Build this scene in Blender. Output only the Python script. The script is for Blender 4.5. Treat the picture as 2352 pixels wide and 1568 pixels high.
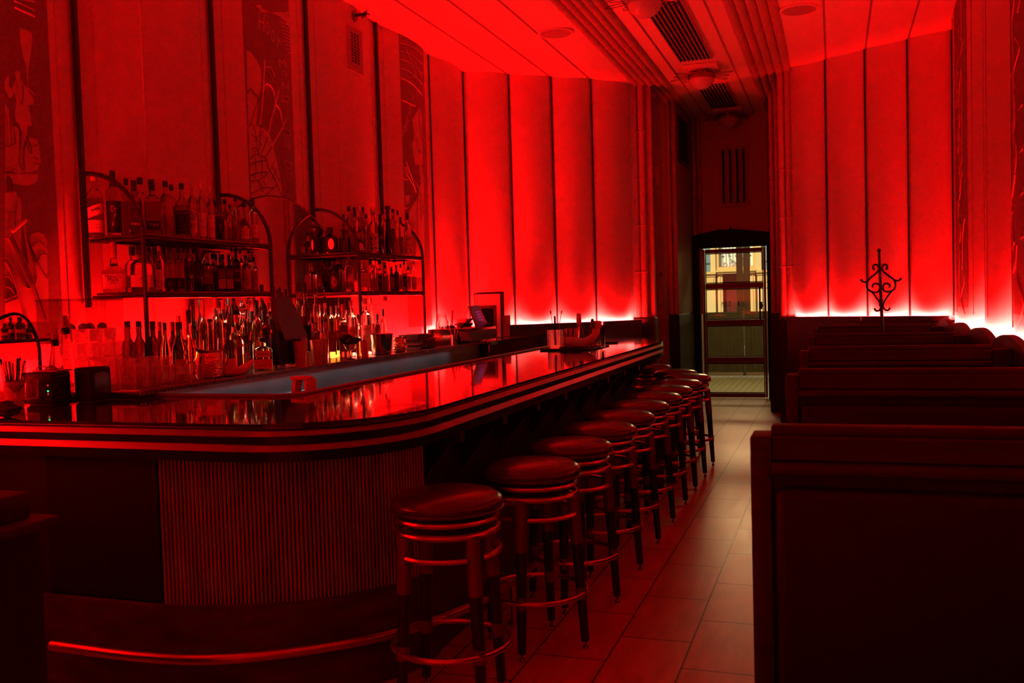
import bpy, bmesh, math, random
from mathutils import Vector, Matrix

random.seed(7)
for o in list(bpy.data.objects):
    bpy.data.objects.remove(o)
scene = bpy.context.scene
COL = scene.collection
PI = math.pi

# ------------------------------------------------------------------ camera
F_PX, EYE = 2150.0, 1.47
CR = Vector((0.9449719, 0.3258111, -0.0295855))     # camera right, up, forward in the room's axes
CU = Vector((0.0137031, 0.0509354, 0.9986079))      # (Y runs down the aisle to the street door)
CF = Vector((-0.3268645, 0.9440618, -0.0436679))
cam_data = bpy.data.cameras.new('camera')
cam_data.sensor_width = 36.0
cam_data.lens = F_PX / 2352.0 * 36.0
cam_data.clip_start = 0.05
cam_data.clip_end = 200
cam_data.dof.use_dof = True
cam_data.dof.focus_distance = 6.2
cam_data.dof.aperture_fstop = 7.0
cam = bpy.data.objects.new('camera', cam_data)
COL.objects.link(cam)
cam.matrix_world = Matrix(((CR.x, CU.x, -CF.x, 0), (CR.y, CU.y, -CF.y, 0), (CR.z, CU.z, -CF.z, EYE), (0, 0, 0, 1)))
scene.camera = cam

# ------------------------------------------------------------------ exposure, world, sun
vs = scene.view_settings
vs.view_transform = 'Standard'
vs.look = 'None'
vs.gamma = 1.0
vs.use_curve_mapping = False
vs.exposure = 0.0
scene.cycles.max_bounces = 24
scene.cycles.transmission_bounces = 20
scene.cycles.transparent_max_bounces = 48
world = bpy.data.worlds.new('street_sky')
scene.world = world
world.use_nodes = True
world.node_tree.nodes['Background'].inputs[0].default_value = (0.75, 0.85, 1.0, 1)
world.node_tree.nodes['Background'].inputs[1].default_value = 0.45


def add_light(name, kind, loc, energy, color, size=None, size_y=None, rot=None, to=None, spread=None):
    d = bpy.data.lights.new(name, kind)
    d.energy = energy
    d.color = color
    if kind == 'AREA':
        d.shape = 'RECTANGLE'
        d.size = size
        d.size_y = size_y
        if spread:
            d.spread = spread
    o = bpy.data.objects.new(name, d)
    COL.objects.link(o)
    o.location = loc
    if rot is not None:
        o.rotation_euler = rot
    if to is not None:
        o.rotation_euler = (Vector(to) - Vector(loc)).to_track_quat('-Z', 'Y').to_euler()
    return o


sun = add_light('sun', 'SUN', (0, 0, 30), 6.5, (1.0, 0.86, 0.62), rot=(math.radians(48), 0, math.radians(-25)))
sun.data.angle = math.radians(1.5)

RED = (1.0, 0.002, 0.003)
HOT = (1.0, 0.70, 0.66)          # added pale light, imitates the burnt-out white glow along the wall base
LEDP_WING_L, LEDP_WING_R, LEDP_RIGHT, LEDP_LEFT, LEDP_BACK = 51.0, 51.0, 19.0, 66.0, 13.0
HOTP = 3.8      # watts per metre


def led_line(p, q, power, tilt=(0, 0), width=0.012, z=1.17):
    """A strip of red LEDs lying on a ledge and shining up the wall."""
    p, q = Vector((p[0], p[1], z)), Vector((q[0], q[1], z))
    L = (q - p).length
    o = add_light('led_strip', 'AREA', (p + q) / 2, power * L, RED, size=L, size_y=width)
    ax = (q - p).normalized()
    down = -Vector((tilt[0], tilt[1], 1)).normalized()      # emission is along local -Z
    zax = down * -1
    zax = -(Vector((tilt[0], tilt[1], 1)).normalized())
    yax = zax.cross(ax).normalized()
    zax = ax.cross(yax).normalized()
    # local -Z must point up the wall
    m = Matrix((ax, yax, zax)).transposed()
    if (m @ Vector((0, 0, -1))).z < 0:
        m = Matrix((ax, -yax, -zax)).transposed()
    o.rotation_euler = m.to_euler()
    return o


def strip_light(name, a, b, throw, width, energy, color, spread=None):
    """A strip lamp lying from a to b, shining along throw."""
    a, b = Vector(a), Vector(b)
    o = add_light(name, 'AREA', (a + b) / 2, energy, color, size=(b - a).length, size_y=width, spread=spread)
    ax = (b - a).normalized()
    zax = -Vector(throw).normalized()
    yax = zax.cross(ax).normalized()
    zax = ax.cross(yax).normalized()
    o.rotation_euler = Matrix((ax, yax, zax)).transposed().to_euler()
    return o


# plan of the room (metres): grooves between the bulging wall bays
LX, RX, CEIL = -3.8, 1.1, 3.95
BAY = 1.1667
LEFT_G = [(LX, 4.0 + BAY * k) for k in range(-6, 5)]
WING_L = [(-3.75, 9.45), (-3.36, 9.82), (-2.97, 10.14), (-2.59, 10.44), (-2.24, 10.86)]
WING_R = [(-0.43, 10.96), (-0.06, 10.73), (0.33, 10.45), (0.72, 10.23), (1.1, 10.0)]
RIGHT_G = [(RX, 10.0), (RX, 7.95), (RX, 6.79)] + [(RX, 6.79 - 1.165 * k) for k in range(1, 9)]


def off(p, q, d):
    """Shift the segment p-q sideways by d to its left."""
    v = (Vector(q) - Vector(p)).normalized()
    n = Vector((-v.y, v.x)) * d
    return (p[0] + n.x, p[1] + n.y), (q[0] + n.x, q[1] + n.y)


LED_Z = 1.168


def hot_line(p, q, power, n, z):
    """An added pale strip facing the wall, whitening its base beside the red LEDs."""
    p, q = Vector((p[0], p[1], z)), Vector((q[0], q[1], z))
    L = (q - p).length
    o = add_light('wall_base_fill', 'AREA', (p + q) / 2, power * L, HOT, size=L, size_y=0.008)
    ax = (q - p).normalized()
    zax = -Vector((n[0], n[1], 0.55)).normalized()
    o.data.spread = math.radians(95)
    yax = zax.cross(ax).normalized()
    ax = yax.cross(zax).normalized()
    o.rotation_euler = Matrix((ax, yax, zax)).transposed().to_euler()


for W, pw, sx in ((WING_L, LEDP_WING_L, -0.12), (WING_R, LEDP_WING_R, 0.12)):
    for a, b in zip(W[:-1], W[1:]):
        s, e = off(a, b, -0.125)
        v = (Vector(b) - Vector(a)).normalized()
        led_line(s, e, pw, tilt=(-v.y * .2, v.x * .2), z=LED_Z)
        hot_line(s, e, HOTP, (-v.y, v.x), LED_Z + .008)
for y0, y1, k in ((9.9, 7.6, 1), (7.6, 5.0, 1), (5.0, 2.4, .6), (2.4, -3.0, .3)):
    led_line((RX - 0.15, y0), (RX - 0.15, y1), LEDP_RIGHT * k, tilt=(0.1, 0), z=1.1)
hot_line((RX - 0.15, 9.9), (RX - 0.15, 5.0), HOTP * 1.05, (1, 0), 1.10)
for y0, y1, k in ((-3.0, 0.5, 0.3), (0.6, 3.3, .7), (3.4, 5.1, 1.0), (5.2, 6.4, 1.0), (6.4, 8.2, 1.0), (8.2, 9.4, 1.5)):
    led_line((LX + 0.13, y0), (LX + 0.13, y1), LEDP_LEFT * k, tilt=(-0.25, 0), z=1.125)
hot_line((LX + 0.13, 8.2), (LX + 0.13, 9.4), HOTP * .8, (-1, 0), 1.13)
led_line((-3.6, -3.25), (0.9, -2.8), LEDP_BACK, tilt=(0, -0.2), z=1.2)

# ------------------------------------------------------------------ back-projection of the photograph's sight lines


def sight(px, py):
    return CF + CR * ((px - 1176) / F_PX) - CU * ((py - 784) / F_PX)


def atx(px, py, X):
    k = sight(px, py)
    t = X / k.x
    return Vector((X, k.y * t, EYE + k.z * t))


def aty(px, py, Y):
    k = sight(px, py)
    t = Y / k.y
    return Vector((k.x * t, Y, EYE + k.z * t))


def atz(px, py, Z):
    k = sight(px, py)
    t = (Z - EYE) / k.z
    return Vector((k.x * t, k.y * t, Z))


def along_x(px, X, Z):
    """The point of the line x = X, z = Z seen in column px."""
    lo, hi = 0.5, 16.0
    py = 700.0
    for i in range(12):
        p = atx(px, py, X)
        v = Vector((X, p.y, Z)) - Vector((0, 0, EYE))
        py = 784 - F_PX * v.dot(CU) / v.dot(CF)
    return atx(px, py, X)


# ------------------------------------------------------------------ materials
MATS = {}


def mat(name, col, rough=0.5, metal=0.0, trans=0.0, ior=1.45, noise=None, bump=None, coat=0.0, emit=None, spec=None,
        alpha=None):
    if name in MATS:
        return MATS[name]
    m = bpy.data.materials.new(name)
    m.use_nodes = True
    nt = m.node_tree
    b = nt.nodes['Principled BSDF']
    b.inputs['Base Color'].default_value = (*col, 1)
    b.inputs['Roughness'].default_value = rough
    b.inputs['Metallic'].default_value = metal
    b.inputs['Transmission Weight'].default_value = trans
    b.inputs['IOR'].default_value = ior
    b.inputs['Coat Weight'].default_value = coat
    if spec is not None:
        b.inputs['Specular IOR Level'].default_value = spec
    if alpha is not None:
        b.inputs['Alpha'].default_value = alpha
    if emit:
        b.inputs['Emission Color'].default_value = (*emit[0], 1)
        b.inputs['Emission Strength'].default_value = emit[1]
    if noise or bump:
        tc = nt.nodes.new('ShaderNodeTexCoord')
        mp = nt.nodes.new('ShaderNodeMapping')
        nt.links.new(tc.outputs['Object'], mp.inputs[0])
        if noise:
            scale, stretch, amount = noise
            mp.inputs['Scale'].default_value = stretch
            n = nt.nodes.new('ShaderNodeTexNoise')
            n.inputs['Scale'].default_value = scale
            n.inputs['Detail'].default_value = 6
            nt.links.new(mp.outputs[0], n.inputs['Vector'])
            cr = nt.nodes.new('ShaderNodeValToRGB')
            cr.color_ramp.elements[0].position = 0.3
            cr.color_ramp.elements[1].position = 0.7
            cr.color_ramp.elements[0].color = (*[c * (1 - amount) for c in col], 1)
            cr.color_ramp.elements[1].color = (*[min(1, c * (1 + amount)) for c in col], 1)
            nt.links.new(n.outputs['Fac'], cr.inputs[0])
            nt.links.new(cr.outputs[0], b.inputs['Base Color'])
        if bump:
            scale, strength, dist = bump
            n2 = nt.nodes.new('ShaderNodeTexNoise')
            n2.inputs['Scale'].default_value = scale
            n2.inputs['Detail'].default_value = 4
            nt.links.new(tc.outputs['Object'], n2.inputs['Vector'])
            bp = nt.nodes.new('ShaderNodeBump')
            bp.inputs['Strength'].default_value = strength
            bp.inputs['Distance'].default_value = dist
            nt.links.new(n2.outputs['Fac'], bp.inputs['Height'])
            nt.links.new(bp.outputs[0], b.inputs['Normal'])
    MATS[name] = m
    return m


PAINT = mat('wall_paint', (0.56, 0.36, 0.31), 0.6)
CEILP = mat('ceiling_paint', (0.72, 0.48, 0.41), 0.6)
MURAL = mat('mural_ground', (0.19, 0.10, 0.085), 0.65, noise=(60, (1, 1, 1), 0.18), bump=(160, 0.25, 0.003))
MURAL_HI = mat('mural_raised', (0.48, 0.29, 0.25), 0.6)
MURAL_LINE = mat('mural_incised_line', (0.10, 0.05, 0.045), 0.7)
DARKWOOD = mat('dark_wood', (0.009, 0.0035, 0.003), 0.45, noise=(5, (8, 8, 0.6), 0.35), spec=0.35)
BOOTHWOOD = mat('booth_wood', (0.020, 0.007, 0.005), 0.5, noise=(4, (0.6, 8, 8), 0.35), spec=0.3)
UPHOL = mat('booth_leather', (0.006, 0.002, 0.0015), 0.55, bump=(60, 0.1, 0.002), spec=0.3)
BLACK = mat('black_paint', (0.004, 0.004, 0.004), 0.6, spec=.2)
BLACKG = mat('black_gloss', (0.006, 0.005, 0.005), 0.18)
RUBBER = mat('black_rubber', (0.008, 0.008, 0.008), 0.6)
TRIMM = mat('groove_trim', (0.02, 0.008, 0.008), 0.4, 0.3)
BARTOP = mat('bar_top_lacquer', (0.028, 0.008, 0.006), 0.07, noise=(3, (0.8, 6, 6), 0.4), coat=0.6, ior=1.55)
CHROME = mat('brushed_chrome', (0.20, 0.18, 0.17), 0.26, 1.0)
STEEL = mat('stainless_steel', (0.26, 0.42, 0.44), 0.36, 1.0, noise=(2.5, (1, 1, 1), 0.2), bump=(30, 0.1, 0.003))
COPPER = mat('bronze_tube', (0.48, 0.25, 0.18), 0.3, 1.0)
SLEEVE = mat('bronze_sleeve', (0.16, 0.075, 0.055), 0.42, 0.6)
EBONY = mat('black_wood_leg', (0.010, 0.007, 0.007), 0.35)
LEATHER = mat('oxblood_leather', (0.05, 0.010, 0.008), 0.27, bump=(70, 0.15, 0.002), coat=0.25)
PLINTH = mat('plinth_board', (0.055, 0.018, 0.013), 0.55, noise=(3, (2, 2, 6), 0.4), spec=.3)
FLUTE = mat('fluted_wood', (0.30, 0.09, 0.065), 0.42, noise=(6, (3, 3, 0.5), 0.3))
BAMBOO = mat('bamboo_plaster', (0.40, 0.24, 0.20), 0.5)
IRON = mat('wrought_iron', (0.008, 0.007, 0.007), 0.45, 0.6)
SHELFM = mat('shelf_iron', (0.05, 0.018, 0.016), 0.4, 0.7)
GLASSC = mat('clear_glass', (0.97, 0.97, 0.96), 0.02, trans=1.0, ior=1.45)
SHELFG = mat('shelf_glass', (0.55, 0.5, 0.48), 0.05, trans=1.0, ior=1.45)
MIRROR = mat('mirror_glass', (0.55, 0.5, 0.5), 0.015, 1.0)
WHITEP = mat('white_plastic', (0.62, 0.6, 0.58), 0.45)
PAPER = mat('white_paper', (0.7, 0.68, 0.64), 0.8)
INK = mat('black_ink', (0.01, 0.01, 0.01), 0.7)


def thin_glass(name, tint, refl=1.5):
    """Window glass: lets light straight through, mirrors at grazing angles."""
    m = bpy.data.materials.new(name)
    m.use_nodes = True
    nt = m.node_tree
    nt.nodes.remove(nt.nodes['Principled BSDF'])
    out = nt.nodes['Material Output']
    t = nt.nodes.new('ShaderNodeBsdfTransparent'); t.inputs[0].default_value = (*tint, 1)
    gl = nt.nodes.new('ShaderNodeBsdfGlossy'); gl.inputs['Roughness'].default_value = 0.01
    lw = nt.nodes.new('ShaderNodeLayerWeight'); lw.inputs['Blend'].default_value = 0.5
    pw = nt.nodes.new('ShaderNodeMath'); pw.operation = 'POWER'; pw.inputs[1].default_value = 4.5
    ml = nt.nodes.new('ShaderNodeMath'); ml.operation = 'MULTIPLY_ADD'; ml.inputs[1].default_value = 0.9; ml.inputs[2].default_value = 0.035
    mx = nt.nodes.new('ShaderNodeMixShader')
    nt.links.new(lw.outputs['Facing'], pw.inputs[0])
    nt.links.new(pw.outputs[0], ml.inputs[0])
    nt.links.new(ml.outputs[0], mx.inputs[0])
    nt.links.new(t.outputs[0], mx.inputs[1])
    nt.links.new(gl.outputs[0], mx.inputs[2])
    nt.links.new(mx.outputs[0], out.inputs[0])
    MATS[name] = m
    return m


def ribbed_glass(name):
    """Pressed glassware: mostly clear, a little scatter from the ribs, bright at the rims."""
    m = thin_glass(name, (0.93, 0.92, 0.91))
    nt = m.node_tree
    out = nt.nodes['Material Output']
    src = out.inputs[0].links[0].from_socket
    tl = nt.nodes.new('ShaderNodeBsdfTranslucent'); tl.inputs[0].default_value = (0.8, 0.75, 0.72, 1)
    mx = nt.nodes.new('ShaderNodeMixShader')
    lw = nt.nodes.new('ShaderNodeLayerWeight'); lw.inputs['Blend'].default_value = 0.5
    pw = nt.nodes.new('ShaderNodeMath'); pw.operation = 'POWER'; pw.inputs[1].default_value = 2.5
    ma = nt.nodes.new('ShaderNodeMath'); ma.operation = 'MULTIPLY_ADD'; ma.inputs[1].default_value = 0.6; ma.inputs[2].default_value = 0.16
    nt.links.new(lw.outputs['Facing'], pw.inputs[0]); nt.links.new(pw.outputs[0], ma.inputs[0]); nt.links.new(ma.outputs[0], mx.inputs[0])
    nt.links.new(src, mx.inputs[1])
    nt.links.new(tl.outputs[0], mx.inputs[2])
    nt.links.new(mx.outputs[0], out.inputs[0])
    return m


# ------------------------------------------------------------------ geometry helpers
def wloc(o):
    v = Vector((0, 0, 0))
    while o is not None:
        v = v + o.location
        o = o.parent
    return v


class G:
    """Collects shapes and links them as ONE mesh object."""

    def __init__(self):
        self.v, self.f, self.m = [], [], []
        self.mi = 0

    def add(self, vs, fs):
        n = len(self.v)
        self.v += [tuple(p) for p in vs]
        self.f += [tuple(i + n for i in f) for f in fs]
        self.m += [self.mi] * len(fs)
        return self

    def box(self, x0, x1, y0, y1, z0, z1, bev=0.0, seg=1):
        if bev > 0:
            bm = bmesh.new()
            bmesh.ops.create_cube(bm, size=1)
            for q in bm.verts:
                q.co = Vector((x0 + (x1 - x0) * (q.co.x + .5), y0 + (y1 - y0) * (q.co.y + .5), z0 + (z1 - z0) * (q.co.z + .5)))
            bmesh.ops.bevel(bm, geom=list(bm.edges), offset=bev, segments=seg, profile=0.5, affect='EDGES')
            self.bm(bm)
            return self
        v = [(x, y, z) for z in (z0, z1) for y in (y0, y1) for x in (x0, x1)]
        return self.add(v, [(0, 2, 3, 1), (4, 5, 7, 6), (0, 1, 5, 4), (2, 6, 7, 3), (0, 4, 6, 2), (1, 3, 7, 5)])

    def bm(self, bm, mtx=None):
        bm.verts.ensure_lookup_table()
        self.add([(mtx @ q.co) if mtx else q.co for q in bm.verts], [[q.index for q in f.verts] for f in bm.faces])
        bm.free()
        return self

    def tube(self, pts, r, n=8, closed=False, cap=True):
        pts = [Vector(p) for p in pts]
        N = len(pts)
        rs = r if isinstance(r, (list, tuple)) else [r] * N
        vs, fs = [], []
        ref = None
        for i, p in enumerate(pts):
            if closed:
                t = pts[(i + 1) % N] - pts[i - 1]
            else:
                t = pts[min(i + 1, N - 1)] - pts[max(i - 1, 0)]
            t.normalize()
            if ref is None:
                a = Vector((0, 0, 1)) if abs(t.z) < 0.9 else Vector((1, 0, 0))
                ref = t.cross(a).normalized()
            else:
                ref = (ref - t * ref.dot(t)).normalized()
            bi = t.cross(ref)
            for k in range(n):
                a = 2 * PI * k / n
                vs.append(p + (ref * math.cos(a) + bi * math.sin(a)) * rs[i])
        for i in range(N if closed else N - 1):
            j = (i + 1) % N
            for k in range(n):
                l = (k + 1) % n
                fs.append((i * n + k, i * n + l, j * n + l, j * n + k))
        if cap and not closed:
            fs.append(tuple(range(n - 1, -1, -1)))
            fs.append(tuple((N - 1) * n + k for k in range(n)))
        return self.add(vs, fs)

    def lathe(self, prof, n=20, c=(0, 0, 0), sq=None, dy=1.0, a0=0.0, a1=2 * PI, caps=True):
        """prof: (radius, z[, squareness 0..1]) from the bottom up; closes on the axis where radius is 0."""
        full = abs(a1 - a0 - 2 * PI) < 1e-6
        m = n if full else n + 1
        vs, fs = [], []
        ring = []
        for pr in prof:
            r, z = pr[0], pr[1]
            if r < 1e-5:
                ring.append((len(vs), 1))
                vs.append((c[0], c[1], c[2] + z))
                continue
            ring.append((len(vs), m))
            s = pr[2] if len(pr) > 2 else 0.0
            for k in range(m):
                a = a0 + (a1 - a0) * k / n
                ca, sa = math.cos(a), math.sin(a)
                e = 2 + 8 * s
                q = (abs(ca) ** e + abs(sa) ** e) ** (-1.0 / e) if s > 0 else 1.0
                d = 1 + (dy - 1) * min(1, s * 1.5) if len(pr) > 2 else dy
                vs.append((c[0] + r * q * ca, c[1] + r * q * sa * d, c[2] + z))
        R = len(prof)
        for i in range(R - 1):
            (s0, c0), (s1, c1) = ring[i], ring[i + 1]
            for k in range(n):
                l = (k + 1) % m if full else k + 1
                if c0 == 1 and c1 == 1:
                    continue
                if c0 == 1:
                    fs.append((s0, s1 + l, s1 + k))
                elif c1 == 1:
                    fs.append((s0 + k, s0 + l, s1))
                else:
                    fs.append((s0 + k, s0 + l, s1 + l, s1 + k))
        if full and caps:
            if ring[0][1] > 1:
                fs.append(tuple(range(ring[0][0] + m - 1, ring[0][0] - 1, -1)))
            if ring[-1][1] > 1:
                fs.append(tuple(ring[-1][0] + k for k in range(m)))
        return self.add(vs, fs)

    def prism(self, poly, z0, z1):
        n = len(poly)
        v = [(p[0], p[1], z0) for p in poly] + [(p[0], p[1], z1) for p in poly]
        f = [tuple(range(n - 1, -1, -1)), tuple(range(n, 2 * n))]
        f += [(i, (i + 1) % n, n + (i + 1) % n, n + i) for i in range(n)]
        return self.add(v, f)

    def extrude(self, poly3, vec):
        n = len(poly3)
        vec = Vector(vec)
        v = [Vector(p) for p in poly3] + [Vector(p) + vec for p in poly3]
        f = [tuple(range(n - 1, -1, -1)), tuple(range(n, 2 * n))]
        f += [(i, (i + 1) % n, n + (i + 1) % n, n + i) for i in range(n)]
        return self.add(v, f)

    def sphere(self, c, r, n=12, sz=1.0):
        prof = [(r * math.sin(PI * i / n) if 0 < i < n else 0.0, -r * sz * math.cos(PI * i / n)) for i in range(n + 1)]
        return self.lathe(prof, n + 4, c)

    def text(self, s, w=None, h=None, place=None, cx=True):
        """Flat lettering fitted to width w / height h; place maps (u, v) to 3-D."""
        pts, fcs = glyphs(s)
        if not pts:
            return self
        x0, x1 = min(p[0] for p in pts), max(p[0] for p in pts)
        y0, y1 = min(p[1] for p in pts), max(p[1] for p in pts)
        sx = (w / (x1 - x0)) if w else None
        sy = (h / (y1 - y0)) if h else None
        if sx is None:
            sx = sy
        if sy is None:
            sy = sx
        mx, my = (x0 + x1) / 2, (y0 + y1) / 2
        return self.add([place((p[0] - mx) * sx, (p[1] - my) * sy) for p in pts], fcs)

    def build(self, name, material, parent=None, smooth=35, recalc=True):
        me = bpy.data.meshes.new(name)
        offv = wloc(parent) if parent is not None else Vector((0, 0, 0))
        me.from_pydata([tuple(Vector(p) - offv) for p in self.v], [], self.f)
        ms = material if isinstance(material, (list, tuple)) else [material]
        for m in ms:
            me.materials.append(m)
        if len(ms) > 1:
            me.polygons.foreach_set('material_index', self.m)
        me.update()
        if recalc:
            bm = bmesh.new()
            bm.from_mesh(me)
            bmesh.ops.recalc_face_normals(bm, faces=list(bm.faces))
            bm.to_mesh(me)
            bm.free()
        if smooth:
            me.polygons.foreach_set('use_smooth', [True] * len(me.polygons))
            me.set_sharp_from_angle(angle=math.radians(smooth))
        o = bpy.data.objects.new(name, me)
        COL.objects.link(o)
        if parent is not None:
            o.parent = parent
        return o


GLY = {}


def glyphs(s):
    if s in GLY:
        return GLY[s]
    cu = bpy.data.curves.new('lettering', 'FONT')
    cu.body = s
    cu.resolution_u = 2
    ob = bpy.data.objects.new('lettering', cu)
    me = bpy.data.meshes.new_from_object(ob)
    r = ([(q.co.x, q.co.y) for q in me.vertices], [tuple(p.vertices) for p in me.polygons])
    bpy.data.objects.remove(ob)
    bpy.data.curves.remove(cu)
    bpy.data.meshes.remove(me)
    GLY[s] = r
    return r


def thing(name, label, cat, loc=(0, 0, 0), rz=0.0, group=None):
    o = bpy.data.objects.new(name, None)
    o.empty_display_size = 0.05
    COL.objects.link(o)
    o.location = loc
    o.rotation_euler = (0, 0, rz)
    return tag(o, label, cat, group)


def tag(o, label, cat, group=None, kind=None):
    o['label'] = label
    o['category'] = cat
    if group:
        o['group'] = group
    if kind:
        o['kind'] = kind
    return o


def struct(o):
    o['kind'] = 'structure'
    return o


def copy_tree(src, loc, rz=0.0, scale=None, label=None, group=None, parts=True):
    r = src.copy()
    COL.objects.link(r)
    r.location = loc
    r.rotation_euler = (0, 0, rz)
    if scale:
        r.scale = scale
    if label:
        r['label'] = label
    if group:
        r['group'] = group
    for ch in list(src.children):
        c = ch.copy()
        COL.objects.link(c)
        c.parent = r
        for g in list(ch.children):
            d = g.copy()
            COL.objects.link(d)
            d.parent = c
    return r


def arc(c, r, a0, a1, n, plane='xy', z=0):
    out = []
    for i in range(n + 1):
        a = math.radians(a0 + (a1 - a0) * i / n)
        u, v = c[0] + r * math.cos(a), c[1] + r * math.sin(a)
        out.append((u, v))
    return out


def resample(pts, n=8, closed=False):
    """Catmull-Rom through pts."""
    P = [Vector(p) for p in pts]
    out = []
    N = len(P)
    rng = range(N if closed else N - 1)
    for i in rng:
        if closed:
            a, b, c, d = P[i - 1], P[i], P[(i + 1) % N], P[(i + 2) % N]
        else:
            a, b, c, d = P[max(i - 1, 0)], P[i], P[i + 1], P[min(i + 2, N - 1)]
        for k in range(n):
            t = k / n
            out.append(0.5 * ((2 * b) + (c - a) * t + (2 * a - 5 * b + 4 * c - d) * t * t + (3 * b - a - 3 * c + d) * t ** 3))
    if not closed:
        out.append(P[-1])
    return out
# ================================================================== THE ROOM
# floor: 12 x 24 inch tan tiles, long side down the aisle, half-bond
def tile_material(name, c1, c2, cm, rough=0.28, dx=0.0, dy=0.0, bw=0.573, rh=0.305):
    m = bpy.data.materials.new(name)
    m.use_nodes = True
    nt = m.node_tree
    b = nt.nodes['Principled BSDF']
    tc = nt.nodes.new('ShaderNodeTexCoord')
    sp = nt.nodes.new('ShaderNodeSeparateXYZ')
    cb = nt.nodes.new('ShaderNodeCombineXYZ')
    nt.links.new(tc.outputs['Object'], sp.inputs[0])
    ax = nt.nodes.new('ShaderNodeMath'); ax.operation = 'ADD'; ax.inputs[1].default_value = dy
    ay = nt.nodes.new('ShaderNodeMath'); ay.operation = 'ADD'; ay.inputs[1].default_value = dx
    nt.links.new(sp.outputs['Y'], ax.inputs[0])
    nt.links.new(sp.outputs['X'], ay.inputs[0])
    nt.links.new(ax.outputs[0], cb.inputs['X'])
    nt.links.new(ay.outputs[0], cb.inputs['Y'])
    br = nt.nodes.new('ShaderNodeTexBrick')
    br.inputs['Scale'].default_value = 1.0
    br.inputs['Brick Width'].default_value = bw
    br.inputs['Row Height'].default_value = rh
    br.inputs['Mortar Size'].default_value = 0.0042
    br.inputs['Mortar Smooth'].default_value = 0.1
    br.inputs['Bias'].default_value = 0.0
    br.offset = 0.5
    br.inputs['Color1'].default_value = (*c1, 1)
    br.inputs['Color2'].default_value = (*c2, 1)
    br.inputs['Mortar'].default_value = (*cm, 1)
    nt.links.new(cb.outputs[0], br.inputs['Vector'])
    n = nt.nodes.new('ShaderNodeTexNoise')
    mp = nt.nodes.new('ShaderNodeMapping')
    mp.inputs['Scale'].default_value = (2.2, 9, 1)
    nt.links.new(cb.outputs[0], mp.inputs[0])
    nt.links.new(mp.outputs[0], n.inputs['Vector'])
    n.inputs['Scale'].default_value = 1.6
    n.inputs['Detail'].default_value = 9
    n.inputs['Roughness'].default_value = 0.65
    mr = nt.nodes.new('ShaderNodeMapRange')
    mr.inputs['From Min'].default_value = 0.3
    mr.inputs['From Max'].default_value = 0.7
    mr.inputs['To Min'].default_value = 0.72
    mr.inputs['To Max'].default_value = 1.1
    nt.links.new(n.outputs['Fac'], mr.inputs['Value'])
    mx = nt.nodes.new('ShaderNodeVectorMath'); mx.operation = 'SCALE'
    nt.links.new(br.outputs['Color'], mx.inputs[0])
    nt.links.new(mr.outputs[0], mx.inputs['Scale'])
    nt.links.new(mx.outputs[0], b.inputs['Base Color'])
    rr = nt.nodes.new('ShaderNodeMapRange')
    rr.inputs['To Min'].default_value = rough - 0.05
    rr.inputs['To Max'].default_value = rough + 0.12
    nt.links.new(n.outputs['Fac'], rr.inputs['Value'])
    nt.links.new(rr.outputs[0], b.inputs['Roughness'])
    bp = nt.nodes.new('ShaderNodeBump')
    bp.inputs['Strength'].default_value = 0.5
    bp.inputs['Distance'].default_value = 0.003
    iv = nt.nodes.new('ShaderNodeMath'); iv.operation = 'SUBTRACT'; iv.inputs[0].default_value = 1.0
    nt.links.new(br.outputs['Fac'], iv.inputs[1])
    ad = nt.nodes.new('ShaderNodeMath'); ad.operation = 'ADD'
    sc = nt.nodes.new('ShaderNodeMath'); sc.operation = 'MULTIPLY'; sc.inputs[1].default_value = 0.35
    nt.links.new(n.outputs['Fac'], sc.inputs[0])
    nt.links.new(iv.outputs[0], ad.inputs[0])
    nt.links.new(sc.outputs[0], ad.inputs[1])
    nt.links.new(ad.outputs[0], bp.inputs['Height'])
    nt.links.new(bp.outputs[0], b.inputs['Normal'])
    return m


FLOORM = tile_material('floor_tile', (0.44, 0.30, 0.20), (0.38, 0.26, 0.17), (0.05, 0.03, 0.022), dx=0.595 + 0.305 * 20, dy=-3.93 + 0.573 * 20)
g = G()
g.box(-4.1, 1.4, -3.6, 13.5, -0.1, 0)
struct(g.build('floor', FLOORM, smooth=0))


def bays(path, sag, z0, z1, inward, seg=14, name='wall', material=None):
    """A wall of convex bays between the grooves in path; the chord bulges towards the room."""
    g = G()
    for (p, q) in zip(path[:-1], path[1:]):
        P, Q = Vector(p), Vector(q)
        d = (Q - P)
        n = Vector((-d.y, d.x)).normalized() * inward
        s = sag * min(1.0, d.length / 0.5) if sag < 0 else sag
        pts = []
        for k in range(seg + 1):
            t = k / seg
            pts.append(P + d * t + n * s * (1 - (2 * t - 1) ** 2))
        vs = [(a.x, a.y, z) for z in (z0, z1) for a in pts]
        fs = [(k, k + 1, seg + 2 + k, seg + 1 + k) for k in range(seg)]
        g.add(vs, fs)
    return struct(g.build(name, material or PAINT, smooth=25, recalc=False))


SAG = 0.085
SAG_L = 0.075
bays(LEFT_G + [WING_L[0]], SAG_L, 0, CEIL + .05, -1, name='wall_left')
bays(WING_L, SAG, 0, CEIL + .05, -1, name='wall_far_left')
bays(WING_R, SAG, 0, CEIL + .05, -1, name='wall_far_right')
bays(RIGHT_G, SAG_L, 0, CEIL + .05, -1, name='wall_right')
g = G()
g.add([(LX, -3.0, 0), (LX, -3.4, 0), (RX, -3.4, 0), (RX, -2.6, 0), (LX, -3.0, 4), (LX, -3.4, 4), (RX, -3.4, 4), (RX, -2.6, 4)],
      [(0, 1, 5, 4), (1, 2, 6, 5), (2, 3, 7, 6)])
struct(g.build('wall_back', PAINT, smooth=0, recalc=False))


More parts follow.
